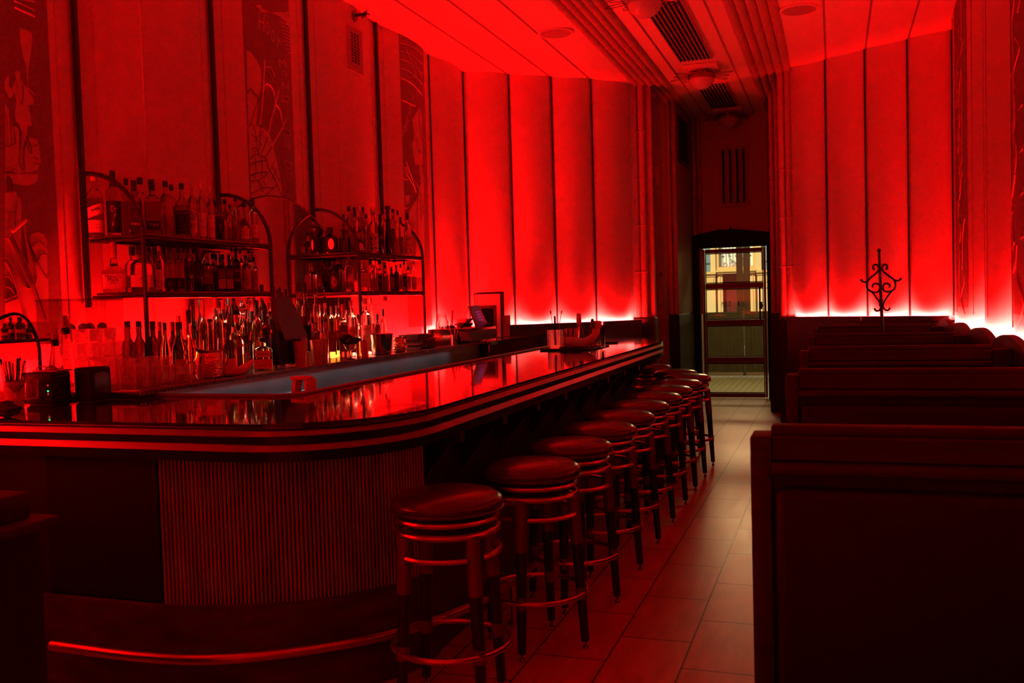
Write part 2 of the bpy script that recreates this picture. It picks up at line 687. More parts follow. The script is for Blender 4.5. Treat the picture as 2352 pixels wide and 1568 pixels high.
def left_x(Y):
    """Surface of the left wall at Y."""
    k = math.floor((Y - 4.0) / BAY)
    t = (Y - 4.0 - k * BAY) / BAY
    return LX + SAG_L * (1 - (2 * t - 1) ** 2)


# added unseen roof and walls that keep sky light out of the room
g = G()
g.box(-4.7, 2.0, -4.0, 17.1, 4.05, 4.2)
g.box(-4.7, -4.6, -4.0, 17.1, -.1, 4.1)
g.box(1.9, 2.0, -4.0, 17.1, -.1, 4.1)
g.box(-4.7, 2.0, -4.0, -3.9, -.1, 4.1)
g.box(-4.7, -3.4, 17.0, 17.1, -.1, 4.1)
g.box(0.8, 2.0, 17.0, 17.1, -.1, 4.1)
struct(g.build('sky_blocker', mat('sky_blocker_grey', (0.2, 0.18, 0.16), 0.8), smooth=0))

# thin dark trims in the grooves
tn = 0
def trim(build):
    global tn
    tn += 1
    build.name = 'trim_%d' % tn
    return struct(build)


for (x, y) in [(LX, 8.667)] + WING_L[:-1] + WING_R[1:] + RIGHT_G[1:]:
    g = G()
    g.tube([(x + (0.012 if x < -1 else -0.012), y - 0.01, 1.2), (x + (0.012 if x < -1 else -0.012), y - 0.01, CEIL)], 0.0085, 8)
    trim(g.build('trim', TRIMM))

# ceiling: smooth red-lit fields with shallow seams, centre field, ribbed bands
g = G()
def ceil_bay(x0, x1, y0, y1, s):
    seg = 10
    vs = [(x0 + (x1 - x0) * k / seg, y, CEIL - s * (1 - (2 * k / seg - 1) ** 2)) for y in (y0, y1) for k in range(seg + 1)]
    g.add(vs, [(k, seg + 1 + k, seg + 2 + k, k + 1) for k in range(seg)])
LSEAM = [-3.9, -3.36, -2.97, -2.59, -2.2]
RSEAM = [-0.43, -0.06, 0.33, 0.72, 1.2]
for a, b in zip(LSEAM[:-1], LSEAM[1:]):
    ceil_bay(a, b, -3.5, 11.0, 0.022)
for a, b in zip(RSEAM[:-1], RSEAM[1:]):
    ceil_bay(a, b, -3.5, 11.1, 0.022)
g.add([(-2.3, -3.5, CEIL + .012), (-0.3, -3.5, CEIL + .012), (-0.3, 13.6, CEIL + .012), (-2.3, 13.6, CEIL + .012)], [(0, 1, 2, 3)])
struct(g.build('ceiling', CEILP, smooth=25, recalc=False))
SEAM = mat('seam_paint', (0.22, 0.11, 0.095), 0.7)
for x in LSEAM[1:-1] + RSEAM[1:-1]:
    g = G()
    g.box(x - .009, x + .009, -3.4, 10.95, CEIL - .006, CEIL + .005)
    trim(g.build('trim', SEAM, smooth=0))
g = G()
for x in (-1.66, -1.02):
    g.box(x - .004, x + .004, -3.4, 13.4, CEIL - 0.002, CEIL + .012)
trim(g.build('trim', mat('centre_seam', (0.30, 0.15, 0.13), 0.7), smooth=0))

RIBM = mat('rib_plaster', (0.34, 0.16, 0.13), 0.7, noise=(25, (1, 1, 1), 0.15))
for x0, x1 in ((-2.2, -1.8), (-0.87, -0.43)):
    g = G()
    n = 5
    w = (x1 - x0) / n
    r = w / 2
    for k in range(n):
        cx = x0 + w * (k + .5)
        prof = [(cx + r * math.cos(PI * j / 8), CEIL + .01 - r * 1.1 * math.sin(PI * j / 8)) for j in range(9)]
        vs = [(px, y, pz) for y in (-3.4, 13.4) for (px, pz) in prof]
        g.add(vs, [(j, j + 1, 10 + j, 9 + j) for j in range(8)])
    trim(g.build('trim', RIBM, smooth=40, recalc=False))
    g = G()
    for y in (-1, 1.2, 3.4, 5.6, 7.8, 9.2, 10.55, 10.95, 12.2):
        for k in range(n):
            cx = x0 + w * (k + .5)
            g.tube([(cx + (r + .002) * math.cos(PI * j / 8), y, CEIL + .01 - (r + .002) * 1.1 * math.sin(PI * j / 8)) for j in range(9)], 0.004, 5)
    trim(g.build('trim', BAMBOO, smooth=40))


def bamboo_pair(x0, x1, y, z0, name='trim', rings=None, single=False):
    g = G()
    n = 1 if single else 2
    w = (x1 - x0) / n
    for k in range(n):
        cx = x0 + w * (k + .5)
        g.tube([(cx, y, z0), (cx, y, CEIL)], w / 2 * .96, 16, cap=False)
        for zz in rings or [z0 + .33 + .56 * i for i in range(5)]:
            g.tube([(cx + w / 2 * .97 * math.cos(a), y + w / 2 * .97 * math.sin(a), zz) for a in [2 * PI * j / 16 for j in range(16)]], 0.0065, 5, closed=True)
    return trim(g.build('trim', BAMBOO, smooth=50))


# --- corridor to the street door
g = G()
g.box(-2.27, -2.19, 10.885, 10.94, 0, CEIL)
trim(g.build('trim', PAINT, smooth=0))
g = G()
g.box(-0.46, -0.39, 10.965, 11.03, 0, CEIL)
trim(g.build('trim', PAINT, smooth=0))
RZ = [1.76, 2.30, 2.84, 3.39]
bamboo_pair(-2.235, -2.07, 10.92, 1.2, rings=RZ)
bamboo_pair(-0.585, -0.435, 10.98, 1.2, rings=RZ)
bamboo_pair(-2.015, -1.885, 12.0, 1.2, rings=RZ)
bamboo_pair(-0.745, -0.625, 12.0, 1.2, rings=RZ)
bamboo_pair(-1.885, -1.745, 13.36, 1.2, rings=RZ)
bamboo_pair(-0.86, -0.76, 13.36, 1.2, rings=RZ, single=True)
g = G()
T = CEIL + .05
# left side: pilaster, recess with a door, stepped wall
g.box(-2.3, -2.0, 10.95, 11.05, 0, T)
g.box(-2.75, -2.1, 10.99, 11.05, 0, T)  # extra piece added behind the wing wall to block a sky light leak
g.box(-2.45, -2.3, 10.9, 11.6, 0, T)
g.box(-2.45, -2.0, 11.62, 12.05, 0, T)
g.box(-2.3, -1.89, 12.03, 13.5, 0, T)
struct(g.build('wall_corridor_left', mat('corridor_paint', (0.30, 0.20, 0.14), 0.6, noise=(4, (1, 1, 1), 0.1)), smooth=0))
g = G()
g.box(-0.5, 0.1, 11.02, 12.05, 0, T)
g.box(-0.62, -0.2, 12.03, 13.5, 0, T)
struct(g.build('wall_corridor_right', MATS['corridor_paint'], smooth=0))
# end wall with the door opening
OX0, OX1, OZ = -1.79, -0.885, 2.14
g = G()
g.box(-2.3, OX0, 13.4, 13.52, 0, T)
g.box(OX1, -0.2, 13.4, 13.52, 0, T)
g.box(OX0, OX1, 13.4, 13.52, OZ, T)
struct(g.build('wall_end', PAINT, smooth=0))
# black surround of the door with its peaked top
g = G()
def fr(a, b):
    return (a, 13.32, b)
g.extrude([fr(-1.915, 0), fr(OX0 - .005, 0), fr(OX0 - .005, OZ - .02), fr(OX1 + .005, OZ - .02), fr(OX1 + .005, 0), fr(-0.80, 0), fr(-0.80, 2.30),
           fr(-1.36, 2.375), fr(-1.365, 2.42), fr(-1.37, 2.375), fr(-1.42, 2.36), fr(-1.5, 2.372), fr(-1.7, 2.34), fr(-1.915, 2.29)], (0, 0.08, 0))
trim(g.build('trim', BLACK, smooth=0))

# dark lower panelling
def wainscot(path, z1, thick, inward, cap=0.02, name=None, panels=None, board=DARKWOOD):
    g = G()
    for (p, q) in zip(path[:-1], path[1:]):
        P, Q = Vector(p), Vector(q)
        d = (Q - P).normalized()
        n = Vector((-d.y, d.x)) * inward
        a, b = P + n * thick, Q + n * thick
        g.prism([a, b, b - n * .025, a - n * .025], 0, z1)
        # ledge carrying the light strip, behind the lip
        g.prism([a, b, Q - n * .02, P - n * .02], z1 - .06, z1 - .045)
        if panels:
            L = (Q - P).length
            m = max(1, round(L / panels))
            for k in range(1, m):
                c = P + (Q - P) * k / m + n * (thick + .004)
                g.prism([c - d * .006, c + d * .006, c + d * .006 - n * .01, c - d * .006 - n * .01], 0.1, z1 - .03)
        g.prism([a + n * .012, b + n * .012, b - n * .012, a - n * .012], z1 - .012, z1)
    return trim(g.build('trim', board, smooth=0))


WT = 0.145
wainscot(WING_L, 1.205, 0.15, -1, panels=0.45)
wainscot(WING_R, 1.2, 0.15, -1, panels=0.45)
wainscot([(RX, 10.0), (RX, -3.0)], 1.13, 0.2, -1, panels=1.2)
g = G()
g.box(-2.27, -1.985, 10.86, 11.06, 0, 1.23, .02)
g.box(-2.05, -1.87, 11.9, 13.36, 0, 1.235, .02)
trim(g.build('trim', DARKWOOD))
g = G()
g.box(-0.60, -0.42, 10.9, 12.0, 0, 1.2, .008)
g.box(-0.77, -0.60, 11.9, 13.36, 0, 1.22, .015)
trim(g.build('trim', DARKWOOD))

# recess in the corridor: fluted panel over a black door, notices, switch plates
dr = thing('recess_door', 'narrow black door in the left corridor recess under a fluted panel', 'door', (-2.25, 11.35, 0))
G().box(-2.29, -2.25, 11.08, 11.6, 0.02, 2.1, .004).build('door_leaf', BLACKG, dr)
p = atx(1503, 610, -2.25)
G().box(-2.252, -2.246, 11.2, 11.32, 1.72, 1.98).build('upper_notice', mat('notice_red', (0.25, 0.05, 0.04), 0.7), dr)
G().box(-2.252, -2.246, 11.2, 11.32, 0.92, 1.16).build('lower_notice', MATS['notice_red'], dr)
g = G()
for k in range(13):
    y = 11.1 + k * .04
    g.tube([(-2.285, y, 2.12), (-2.285, y, CEIL)], 0.018, 8)
tag(g.build('fluted_panel', mat('fluted_grey', (0.10, 0.085, 0.07), 0.5)), 'tall fluted grey panel above the black recess door', 'wall panel')
sw = thing('wall_switch', 'small wall box with a dark lever beside the corridor bamboo columns', 'switch', (-2.04, 11.61, 1.75))
G().box(-2.07, -2.02, 11.6, 11.62, 1.68, 1.83, .003).build('plate', mat('plate_pink', (0.4, 0.2, 0.17), 0.5), sw)
G().box(-2.04, -2.025, 11.575, 11.6, 1.72, 1.76, .003).build('lever', BLACK, sw)
G().box(-2.08, -2.03, 11.59, 11.62, 1.36, 1.5, .003).build('vent_plate', MATS['plate_pink'], sw)
lb = thing('wall_lamp_box', 'slim upright plastic box high on the corridor pilaster', 'wall box', (-2.06, 11.6, 2.95))
G().box(-2.1, -2.045, 11.57, 11.62, 2.83, 3.07, .01, 2).build('cover', BAMBOO, lb)

# corridor louvre on the left wall
lv = thing('louvre_vent', 'dark louvred air vent high on the left corridor wall', 'vent', (-1.88, 12.7, 3.5))
G().box(-1.892, -1.875, 12.2, 12.98, 3.2, 3.8, .004).build('frame', mat('vent_dark', (0.05, 0.03, 0.025), 0.5), lv)
g = G()
for k in range(14):
    z = 3.24 + k * .04
    g.add([(-1.874, 12.24, z), (-1.874, 12.94, z), (-1.858, 12.94, z + .022), (-1.858, 12.24, z + .022)], [(0, 1, 2, 3)])
g.build('louvres', BLACK, lv, smooth=0, recalc=False)

# dark slotted grille over the door
gr = thing('door_grille', 'tall wall grille of dark upright bars above the street door', 'grille', (-1.3, 13.39, 3.1))
G().box(-1.5, -1.1, 13.375, 13.4, 2.68, 3.52, .005).build('frame', MURAL_HI, gr)
g = G()
for x in (-1.44, -1.345, -1.25, -1.165):
    g.box(x - .018, x + .004, 13.36, 13.376, 2.73, 3.47)
g.build('dark_slots', BLACK, gr, smooth=0)
g = G()
for x in (-1.425, -1.33, -1.235, -1.15):
    g.tube([(x, 13.368, 2.73), (x, 13.368, 3.47)], 0.009, 8)
g.build('bars', BAMBOO, gr)

# ceiling speakers
for i, (x, y, lab) in enumerate(((-2.41, 8.45, 'round flush speaker in the ceiling to the left of the ribbed bands'),
                                 (-0.265, 8.67, 'round flush speaker in the ceiling to the right of the ribbed bands'))):
    s = thing('ceiling_speaker', lab, 'speaker', (x, y, CEIL - .02), group='round ceiling speakers')
    G().lathe([(0.16, -.006), (0.168, -.026), (0.16, -.034), (0.146, -.03)], 32, (x, y, CEIL), caps=False).build('rim', CEILP, s)
    G().lathe([(0, -.031), (0.145, -.031)], 32, (x, y, CEIL), caps=False).build('mesh_cover', mat('speaker_mesh', (0.30, 0.16, 0.13), 0.8), s)

# ceiling air slots between the lamps
def air_slots(y0, y1, label):
    s = thing('ceiling_grille', label, 'vent', (-1.35, (y0 + y1) / 2, CEIL), group='slotted ceiling grilles')
    G().box(-1.53, -1.17, y0, y1, CEIL - .005, CEIL + .01, .002).build('frame', CEILP, s)
    g = G()
    for k in range(8):
        x = -1.505 + k * .041
        g.box(x, x + .016, y0 + .02, y1 - .02, CEIL - .012, CEIL - .0045)
    g.build('slots', BLACK, s, smooth=0)
    g = G()
    for k in range(9):
        x = -1.515 + k * .041
        g.box(x, x + .008, y0 + .015, y1 - .015, CEIL - .022, CEIL - .004)
    g.build('blades', mat('blade_paint', (0.3, 0.17, 0.14), 0.5), s, smooth=0)
air_slots(8.0, 10.1, 'longer slotted grille in the ceiling before the middle globe lamp')
air_slots(11.3, 12.8, 'slotted grille in the ceiling before the farthest globe lamp')
air_slots(5.6, 7.3, 'slotted ceiling grille nearest the camera')

# globe ceiling lamps (unlit) with ribbon-leaf brackets
def globe_lamp(x, y, label, wreath=True):
    s = thing('globe_ceiling_lamp', label, 'ceiling lamp', (x, y, CEIL), group='globe lamps along the ceiling')
    G().box(x - .19, x + .19, y - .19, y + .19, CEIL - .03, CEIL + .01, .01, 2).build('back_plate', CEILP, s)
    G().lathe([(0.06, -.03), (0.06, -.05), (0.135, -.065), (0.15, -.08), (0.15, -.105), (0.135, -.11)], 28, (x, y, CEIL)).build('collar', COPPER, s)
    gl = [(0.13, -.11)] + [(0.14 * math.cos(a), -.11 - .125 * math.sin(a)) for a in [PI / 2 * k / 10 for k in range(1, 10)]] + [(0, -.235)]
    G().lathe(gl[::-1], 28, (x, y, CEIL)).build('glass_globe', mat('frosted_globe', (0.55, 0.4, 0.36), 0.25), s)
    if wreath:
        g = G()
        for k in range(12):
            a = 2 * PI * (k + .5) / 12
            L = 0.36 if k % 2 else 0.30
            d = Vector((math.cos(a), math.sin(a)))
            nn = Vector((-d.y, d.x))
            pts = []
            for t in (0, .2, .5, .8, 1, .8, .5, .2):
                pass
            up = [(0.14, 0), (L * .55, .03), (L * .85, .032), (L, .012)]
            dn = [(L * .9, -.02), (L * .6, -.026), (0.14, 0)]
            path = [Vector((x, y, CEIL - .085 - .03 * (r - .14))) + Vector((d.x, d.y, 0)) * r + Vector((nn.x, nn.y, 0)) * w for r, w in up + dn]
            g.tube(resample(path, 3), 0.003, 5)
        g.build('leaf_wreath', TRIMM, s)
globe_lamp(-1.35, 10.5, 'middle globe ceiling lamp with dark ribbon leaves around its collar')
globe_lamp(-1.33, 13.05, 'globe ceiling lamp farthest down the corridor, in shadow')
globe_lamp(-1.42, 7.62, 'globe ceiling lamp cut by the top edge, nearest the camera')

# sprinkler and perforated vent on the left wall
xw = left_x(7.0)
sp = thing('wall_sprinkler', 'small sprinkler head on a round plate above the perforated vent', 'sprinkler', (xw, 7.04, 3.86))
G().tube([(xw - .01, 7.02, 3.86), (xw + .012, 7.02, 3.86)], 0.045, 20).build('escutcheon', SLEEVE, sp)
g = G()
g.tube([(xw, 7.02, 3.86), (xw + .10, 7.02, 3.86)], 0.012, 10)
g.tube([(xw + .10, 7.02 + .02 * math.cos(a), 3.86 + .02 * math.sin(a)) for a in [2 * PI * k / 10 for k in range(10)]], 0.004, 5, closed=True)
g.tube([(xw + .125, 7.02 - .028, 3.86), (xw + .125, 7.02 + .028, 3.86)], 0.006, 6)
g.tube([(xw + .07, 7.02, 3.83), (xw + .12, 7.02, 3.89)], 0.005, 6)
g.build('nozzle', TRIMM, sp)
vt = thing('perforated_vent', 'small upright vent plate with rows of half-round holes on the left wall', 'vent', (xw, 7.0, 3.57))
G().box(xw - .005, xw + .012, 6.865, 7.125, 3.39, 3.755, .002).build('plate', mat('vent_plate_red', (0.28, 0.13, 0.11), 0.5), vt)
g = G()
for r in range(10):
    for c in range(3):
        cy, cz = 6.945 + c * .05, 3.465 + r * .025
        poly = [(xw + .0125, cy + .019 * math.cos(a), cz + .017 * math.sin(a)) for a in [PI * k / 6 for k in range(7)]]
        g.extrude(poly, (.001, 0, 0))
g.build('holes', BLACK, vt, smooth=0)
# ================================================================== STREET DOOR, VESTIBULE, STREET
DFR = mat('door_frame_red', (0.20, 0.03, 0.035), 0.35, coat=0.3)
PANE = thin_glass('door_glass', (0.95, 0.97, 0.95))
OLIVEW = mat('outer_door_wood', (0.065, 0.047, 0.016), 0.5, noise=(5, (6, 1, .5), 0.25))
Y0 = 13.45
d = thing('glass_door', 'red framed glass street door of four panes, seen from inside', 'door', (-1.34, Y0, 0))
dx0, dx1, dz1 = -1.765, -0.903, 2.103
RAILS = [(0.015, 0.075), (0.50, 0.585), (1.03, 1.11), (1.545, 1.625), (2.05, dz1)]
g = G()
g.box(dx0, dx0 + .03, Y0 - .03, Y0 + .02, .015, dz1, .004)
g.box(dx1 - .03, dx1, Y0 - .03, Y0 + .02, .015, dz1, .004)
g.build('stiles', DFR, d)
for z0, z1 in RAILS:
    g = G()
    g.box(dx0 + .034, dx1 - .034, Y0 - .035, Y0 + .02, z0, z0 + (z1 - z0) * .42, .004)
    g.box(dx0 + .034, dx1 - .034, Y0 - .02, Y0 + .015, z0 + (z1 - z0) * .42, z0 + (z1 - z0) * .6)
    g.box(dx0 + .034, dx1 - .034, Y0 - .035, Y0 + .02, z0 + (z1 - z0) * .6, z1, .004)
    g.build('rail', DFR, d)
for (a, b) in zip(RAILS[:-1], RAILS[1:]):
    g = G()
    g.box(dx0 + .036, dx1 - .036, Y0 - .008, Y0 - .002, a[1] + .002, b[0] - .002)
    pn = g.build('glass_pane', PANE, d, smooth=0)
    g = G()
    x0, x1, z0, z1 = dx0 + .036, dx1 - .036, a[1] + .002, b[0] - .002
    t = .012
    for bx in ((x0, x0 + t, z0, z1), (x1 - t, x1, z0, z1), (x0 + t, x1 - t, z0, z0 + t), (x0 + t, x1 - t, z1 - t, z1)):
        g.box(bx[0], bx[1], Y0 - .02, Y0 - .009, bx[2], bx[3])
    g.build('bead', BLACK, pn, smooth=0)
g = G()
g.tube([(-0.985, Y0 - .03, 1.10), (-0.985, Y0 - .075, 1.12), (-0.985, Y0 - .075, 1.53), (-0.985, Y0 - .03, 1.55)], 0.011, 8)
g.build('pull_handle', BLACKG, d)
lk = G().box(-1.0, -0.955, Y0 - .06, Y0 - .012, 1.25, 1.35, .004).build('lock_case', BLACK, d)
g = G()
g.tube([(-0.972 + .021 * math.cos(a), Y0 - .064, 1.30 + .021 * math.sin(a)) for a in [2 * PI * k / 16 for k in range(16)]], 0.007, 8, closed=True)
g.sphere((-0.972, Y0 - .062, 1.30), .007, 8)
g.build('lock_ring', mat('lock_red', (0.7, 0.08, 0.07), 0.3, 0.4), lk)
# lettering on the glass, as much as can be read
g = G()
for ch, px in (('M', 1661), ('O', 1668), ('O', 1676), ('I', 1697), ('U', 1706)):
    c = aty(px, 699, Y0 - .001)
    g.text(ch, h=.075, w=.014 if ch == 'I' else .034, place=lambda u, v: (c.x + u, Y0 - .0095, 1.33 + v))
g.build('door_lettering', INK, d, smooth=0)

g = G()
g.box(-3.4, 0.9, 13.5, 17.2, -0.1, 0)
VESTM = tile_material('vestibule_tile', (0.34, 0.32, 0.15), (0.30, 0.28, 0.13), (0.08, 0.07, 0.04), rough=0.4, dx=10, dy=10, bw=0.2, rh=0.1)
struct(g.build('floor', VESTM, smooth=0))
g = G()
g.box(-3.5, -2.6, 13.5, 16.95, 0, 3.2)
g.box(0.0, 0.9, 13.5, 16.95, 0, 3.2)
g.box(-3.5, 0.9, 13.52, 17.1, 3.0, 3.2)
g.box(-3.5, 0.9, 16.8, 17.1, 2.62, 3.2)
g.box(-3.5, -2.5, 16.8, 17.1, 0, 3.2)
g.box(-0.54, 0.9, 16.8, 17.1, 0, 3.2)
struct(g.build('wall_vestibule', mat('vestibule_paint', (0.30, 0.24, 0.13), 0.6), smooth=0))
for x0, x1, lab in ((-2.50, -1.525, 'left leaf of the brown outer street doors beyond the glass door'),
                    (-1.515, -0.54, 'right leaf of the brown outer street doors beyond the glass door')):
    o = thing('outer_door', lab, 'door', ((x0 + x1) / 2, 16.9, 0), group='outer street doors')
    g = G()
    g.box(x0, x0 + .11, 16.87, 16.93, .03, 2.6, .004)
    g.box(x1 - .11, x1, 16.87, 16.93, .03, 2.6, .004)
    g.box(x0 + .108, x1 - .108, 16.87, 16.93, 2.5, 2.6, .004)
    g.box(x0 + .108, x1 - .108, 16.87, 16.93, 1.0, 1.155, .004)
    g.box(x0 + .108, x1 - .108, 16.87, 16.93, .03, .22, .004)
    g.build('door_frame', OLIVEW, o)
    G().box(x0 + .1, x1 - .1, 16.885, 16.915, .2, 1.02).build('lower_panel', OLIVEW, o)
    G().box(x0 + .02, x1 - .02, 16.86, 16.869, .03, .09).build('kick_strip', mat('kick_metal', (0.55, 0.5, 0.42), 0.3, 1.0), o)
    G().box(x0 + .109, x1 - .109, 16.897, 16.903, 1.156, 2.499).build('glass_pane', PANE, o, smooth=0)
add_light('vestibule_fill', 'AREA', (-1.3, 14.9, 2.95), 50, (1.0, 0.80, 0.42), 0.9, 0.9, to=(-1.35, 15.3, 0))  # added fill, warms the outer door panels and the floor by the door

add_light('aisle_sheen_fill', 'AREA', (-1.55, 16.6, 2.45), 24, (1.0, 0.60, 0.27), 0.7, 0.2, to=(-0.6, 6.4, 0))  # added unseen lamp, no fanlight here; lays the warm sheen on the aisle floor
# street and the cream facade opposite
struct(G().box(-30, 30, 17.1, 27.2, -0.2, -0.08).build('ground', mat('asphalt', (0.10, 0.10, 0.10), 0.9), smooth=0))
CREAM = mat('cream_paint', (0.72, 0.50, 0.20), 0.6, noise=(3, (1, 1, .4), 0.06))
CREAM2 = mat('ochre_moulding', (0.66, 0.42, 0.13), 0.6)
b = thing('street_facade', 'cream painted shopfront across the street with stained glass transom', 'building', (-2.64, 27.2, 0))
YF = 27.2
MX = -2.64


def sym(g, x0, x1, y0, y1, z0, z1):
    g.box(x0, x1, y0, y1, z0, z1)
    g.box(2 * MX - x1, 2 * MX - x0, y0, y1, z0, z1)


g = G()
sym(g, -9, -3.46, YF, YF + .3, 0, 2.12)
sym(g, -9, -4.2, YF, YF + .3, 2.1, 7)
g.box(-9, 4, YF, YF + .3, 3.6, 7)
sym(g, -3.5, -3.0, YF + .16, YF + .3, 0, 2.14)
sym(g, -3.34, -3.20, YF - .1, YF + .2, 2.09, 3.7)
g.build('wall', CREAM, b, smooth=0)
g = G()
sym(g, -3.20, -3.11, YF - .05, YF + .2, 2.12, 3.6)
g.box(-3.11, 2 * MX + 3.11, YF - .06, YF + .2, 2.14, 2.245)
g.box(-3.2, 2 * MX + 3.2, YF - .16, YF + .2, 2.10, 2.145)
g.box(-3.16, 2 * MX + 3.16, YF - .12, YF + .2, 2.05, 2.10)
sym(g, -3.62, -3.19, YF - .14, YF + .05, 2.05, 2.12)
sym(g, -3.62, -3.21, YF - .09, YF + .05, 1.98, 2.05)
g.build('cornice', CREAM2, b, smooth=0)
g = G()
sym(g, -3.60, -3.22, YF - .06, YF + .05, 0, 1.99)
sym(g, -3.16, -3.02, YF - .03, YF + .2, 0, 2.06)
g.build('pilaster', CREAM, b, smooth=0)
g = G()
sym(g, -3.57, -3.26, YF - .085, YF - .05, 1.78, 1.93)
sym(g, -3.11, -3.075, YF - .05, YF, 0, 2.05)
sym(g, -3.57, -3.25, YF - .085, YF - .05, 1.62, 1.72)
g.build('moulding', CREAM2, b, smooth=0)
g = G()
g.box(-3.11, 2 * MX + 3.11, YF + .1, YF + .14, 2.245, 3.6)
w = g.build('transom_window', mat('milk_glass', (0.78, 0.82, 0.66), 0.25), b, smooth=0)
g = G()
LEAD = mat('lead_brown', (0.10, 0.035, 0.03), 0.5)
for k in range(11):
    x = -3.11 + k * .094
    g.box(x - .004, x + .004, YF + .085, YF + .1, 2.27, 3.55)
    g.extrude([(x - .03, YF + .09, 2.245), (x + .03, YF + .09, 2.245), (x, YF + .09, 2.285)], (0, .01, 0))
    if k % 2 == 1:
        z = 2.53
        g.extrude([(x - .012, YF + .085, z), (x, YF + .085, z - .05), (x + .012, YF + .085, z), (x + .05, YF + .085, z + .035),
                   (x + .012, YF + .085, z + .02), (x, YF + .085, z + .09), (x - .012, YF + .085, z + .02), (x - .05, YF + .085, z + .035)], (0, .01, 0))
g.build('leading', LEAD, w, smooth=0)
g = G()
for c, r in (((-2.95, 2.31), .06), ((-2.74, 2.33), .075), ((-2.53, 2.31), .06), ((-2.35, 2.33), .075)):
    for rr in (r, r * .6):
        g.tube([(c[0] + rr * math.cos(a), YF + .09, c[1] + rr * math.sin(a)) for a in [2 * PI * k / 20 for k in range(20)]], 0.008, 5, closed=True)
g.build('scrolls', mat('scroll_pink', (0.62, 0.40, 0.42), 0.4), w)
g = G()
g.tube(resample([(-2.84, YF + .085, 2.7), (-2.84, YF + .085, 2.55), (-2.79, YF + .085, 2.45), (-2.70, YF + .085, 2.4), (-2.66, YF + .085, 2.33)], 5), 0.022, 6)
g.tube(resample([(2 * MX + 2.84, YF + .085, 2.7), (2 * MX + 2.84, YF + .085, 2.55), (2 * MX + 2.79, YF + .085, 2.45), (2 * MX + 2.7, YF + .085, 2.4)], 5), 0.022, 6)
g.build('ribbon', mat('ribbon_green', (0.35, 0.38, 0.30), 0.4), w)
g = G()
g.box(-3.02, 2 * MX + 3.02, YF + .15, YF + .2, 0.85, 2.06)
g.build('shop_window', mat('window_reflection', (0.12, 0.018, 0.012), 0.12), b, smooth=0)
g = G()
sym(g, -4.2, -3.34, YF + .12, YF + .15, 2.12, 3.6)
g.build('side_window', mat('blue_grey_pane', (0.16, 0.24, 0.26), 0.2), b, smooth=0)
g = G()
sym(g, -4.2, -3.34, YF + .09, YF + .12, 2.36, 2.38)
g.build('glazing_bar', mat('bar_grey', (0.08, 0.10, 0.11), 0.5), b, smooth=0)
g = G()
g.box(-3.02, 2 * MX + 3.02, YF - .02, YF + .2, 0, 0.86)
g.build('stall_riser', OLIVEW, b, smooth=0)
# ================================================================== THE BAR
def bar_outline(o=0.0, cornerr=0.5):
    """Outer edge of the counter moved inwards by o, from the left end round the corner to the far end."""
    P = [(-3.78, 2.74 + o), (-2.6, 2.74 + o), (-2.0, 2.735 + o)]
    X = -1.455 - o
    P += [(a, b) for a, b in [(X - .52 + (.52) * math.sin(t), 2.735 + o + .56 - .56 * math.cos(t)) for t in [PI / 2 * k / 12 for k in range(1, 13)]]]
    P += [(X, 5.0), (X, 8.1)]
    P += [(X - .75 + .75 * math.cos(t), 8.25 + (.92 - o) * math.sin(t)) for t in [PI / 2 * k / 10 for k in range(0, 11)]]
    return P


def bar_slab(g, o, z0, z1, inner=0.0):
    out = bar_outline(o)
    i = inner
    out += [(-2.30 - i + 0.0, out[-1][1]), (-2.30 - i, 3.66 + i), (-2.36 - i, 3.60 + i), (-3.78, 3.60 + i)]
    g.prism(out, z0, z1)


bar = thing('bar_counter', 'long dark lacquered bar with chrome striped edge and rounded corner', 'bar', (-2.0, 4.0, 0))
g = G(); bar_slab(g, 0.004, 1.056, 1.07)
bar_slab(g, 0.0, 1.051, 1.0561)
g.build('counter_top', BARTOP, bar)
def bar_band(g, o0, z0, o1, z1):
    a, b = bar_outline(o0), bar_outline(o1)
    n = len(a)
    g.add([(p[0], p[1], z0) for p in a] + [(p[0], p[1], z1) for p in b], [(k, k + 1, n + k + 1, n + k) for k in range(n - 1)])


g = G(); bar_band(g, 0.001, 1.026, 0.010, 1.051); bar_slab(g, 0.012, 1.026, 1.051)
g.build('chrome_band', CHROME, bar)
g = G(); bar_slab(g, 0.002, 1.0, 1.026)
g.build('black_band', BLACKG, bar)
g = G(); bar_band(g, 0.001, 0.973, 0.010, 1.0); bar_slab(g, 0.012, 0.973, 1.0)
g.build('chrome_band', CHROME, bar)
g = G(); bar_slab(g, 0.006, 0.935, 0.973)
g.build('black_band', BLACKG, bar)
# raised inner lip
g = G()
inner = [(-3.76, 3.60), (-2.38, 3.60), (-2.30, 3.68), (-2.30, 9.1)]
g.tube([(x, y, 1.074) for x, y in inner], 0.010, 8)
g.build('inner_lip', mat('lip_wood', (0.10, 0.03, 0.02), 0.25, coat=0.4), bar)

front = [(-2.93, 2.86), (-2.41, 2.86)] + [tuple(p) for p in resample([(-2.41, 2.86, 0), (-2.12, 2.93, 0), (-1.87, 3.06, 0), (-1.68, 3.28, 0), (-1.60, 3.47, 0)], 8)]
front = [(p[0], p[1]) for p in front]
flu = [(-2.41, 2.86)] + front[3:]
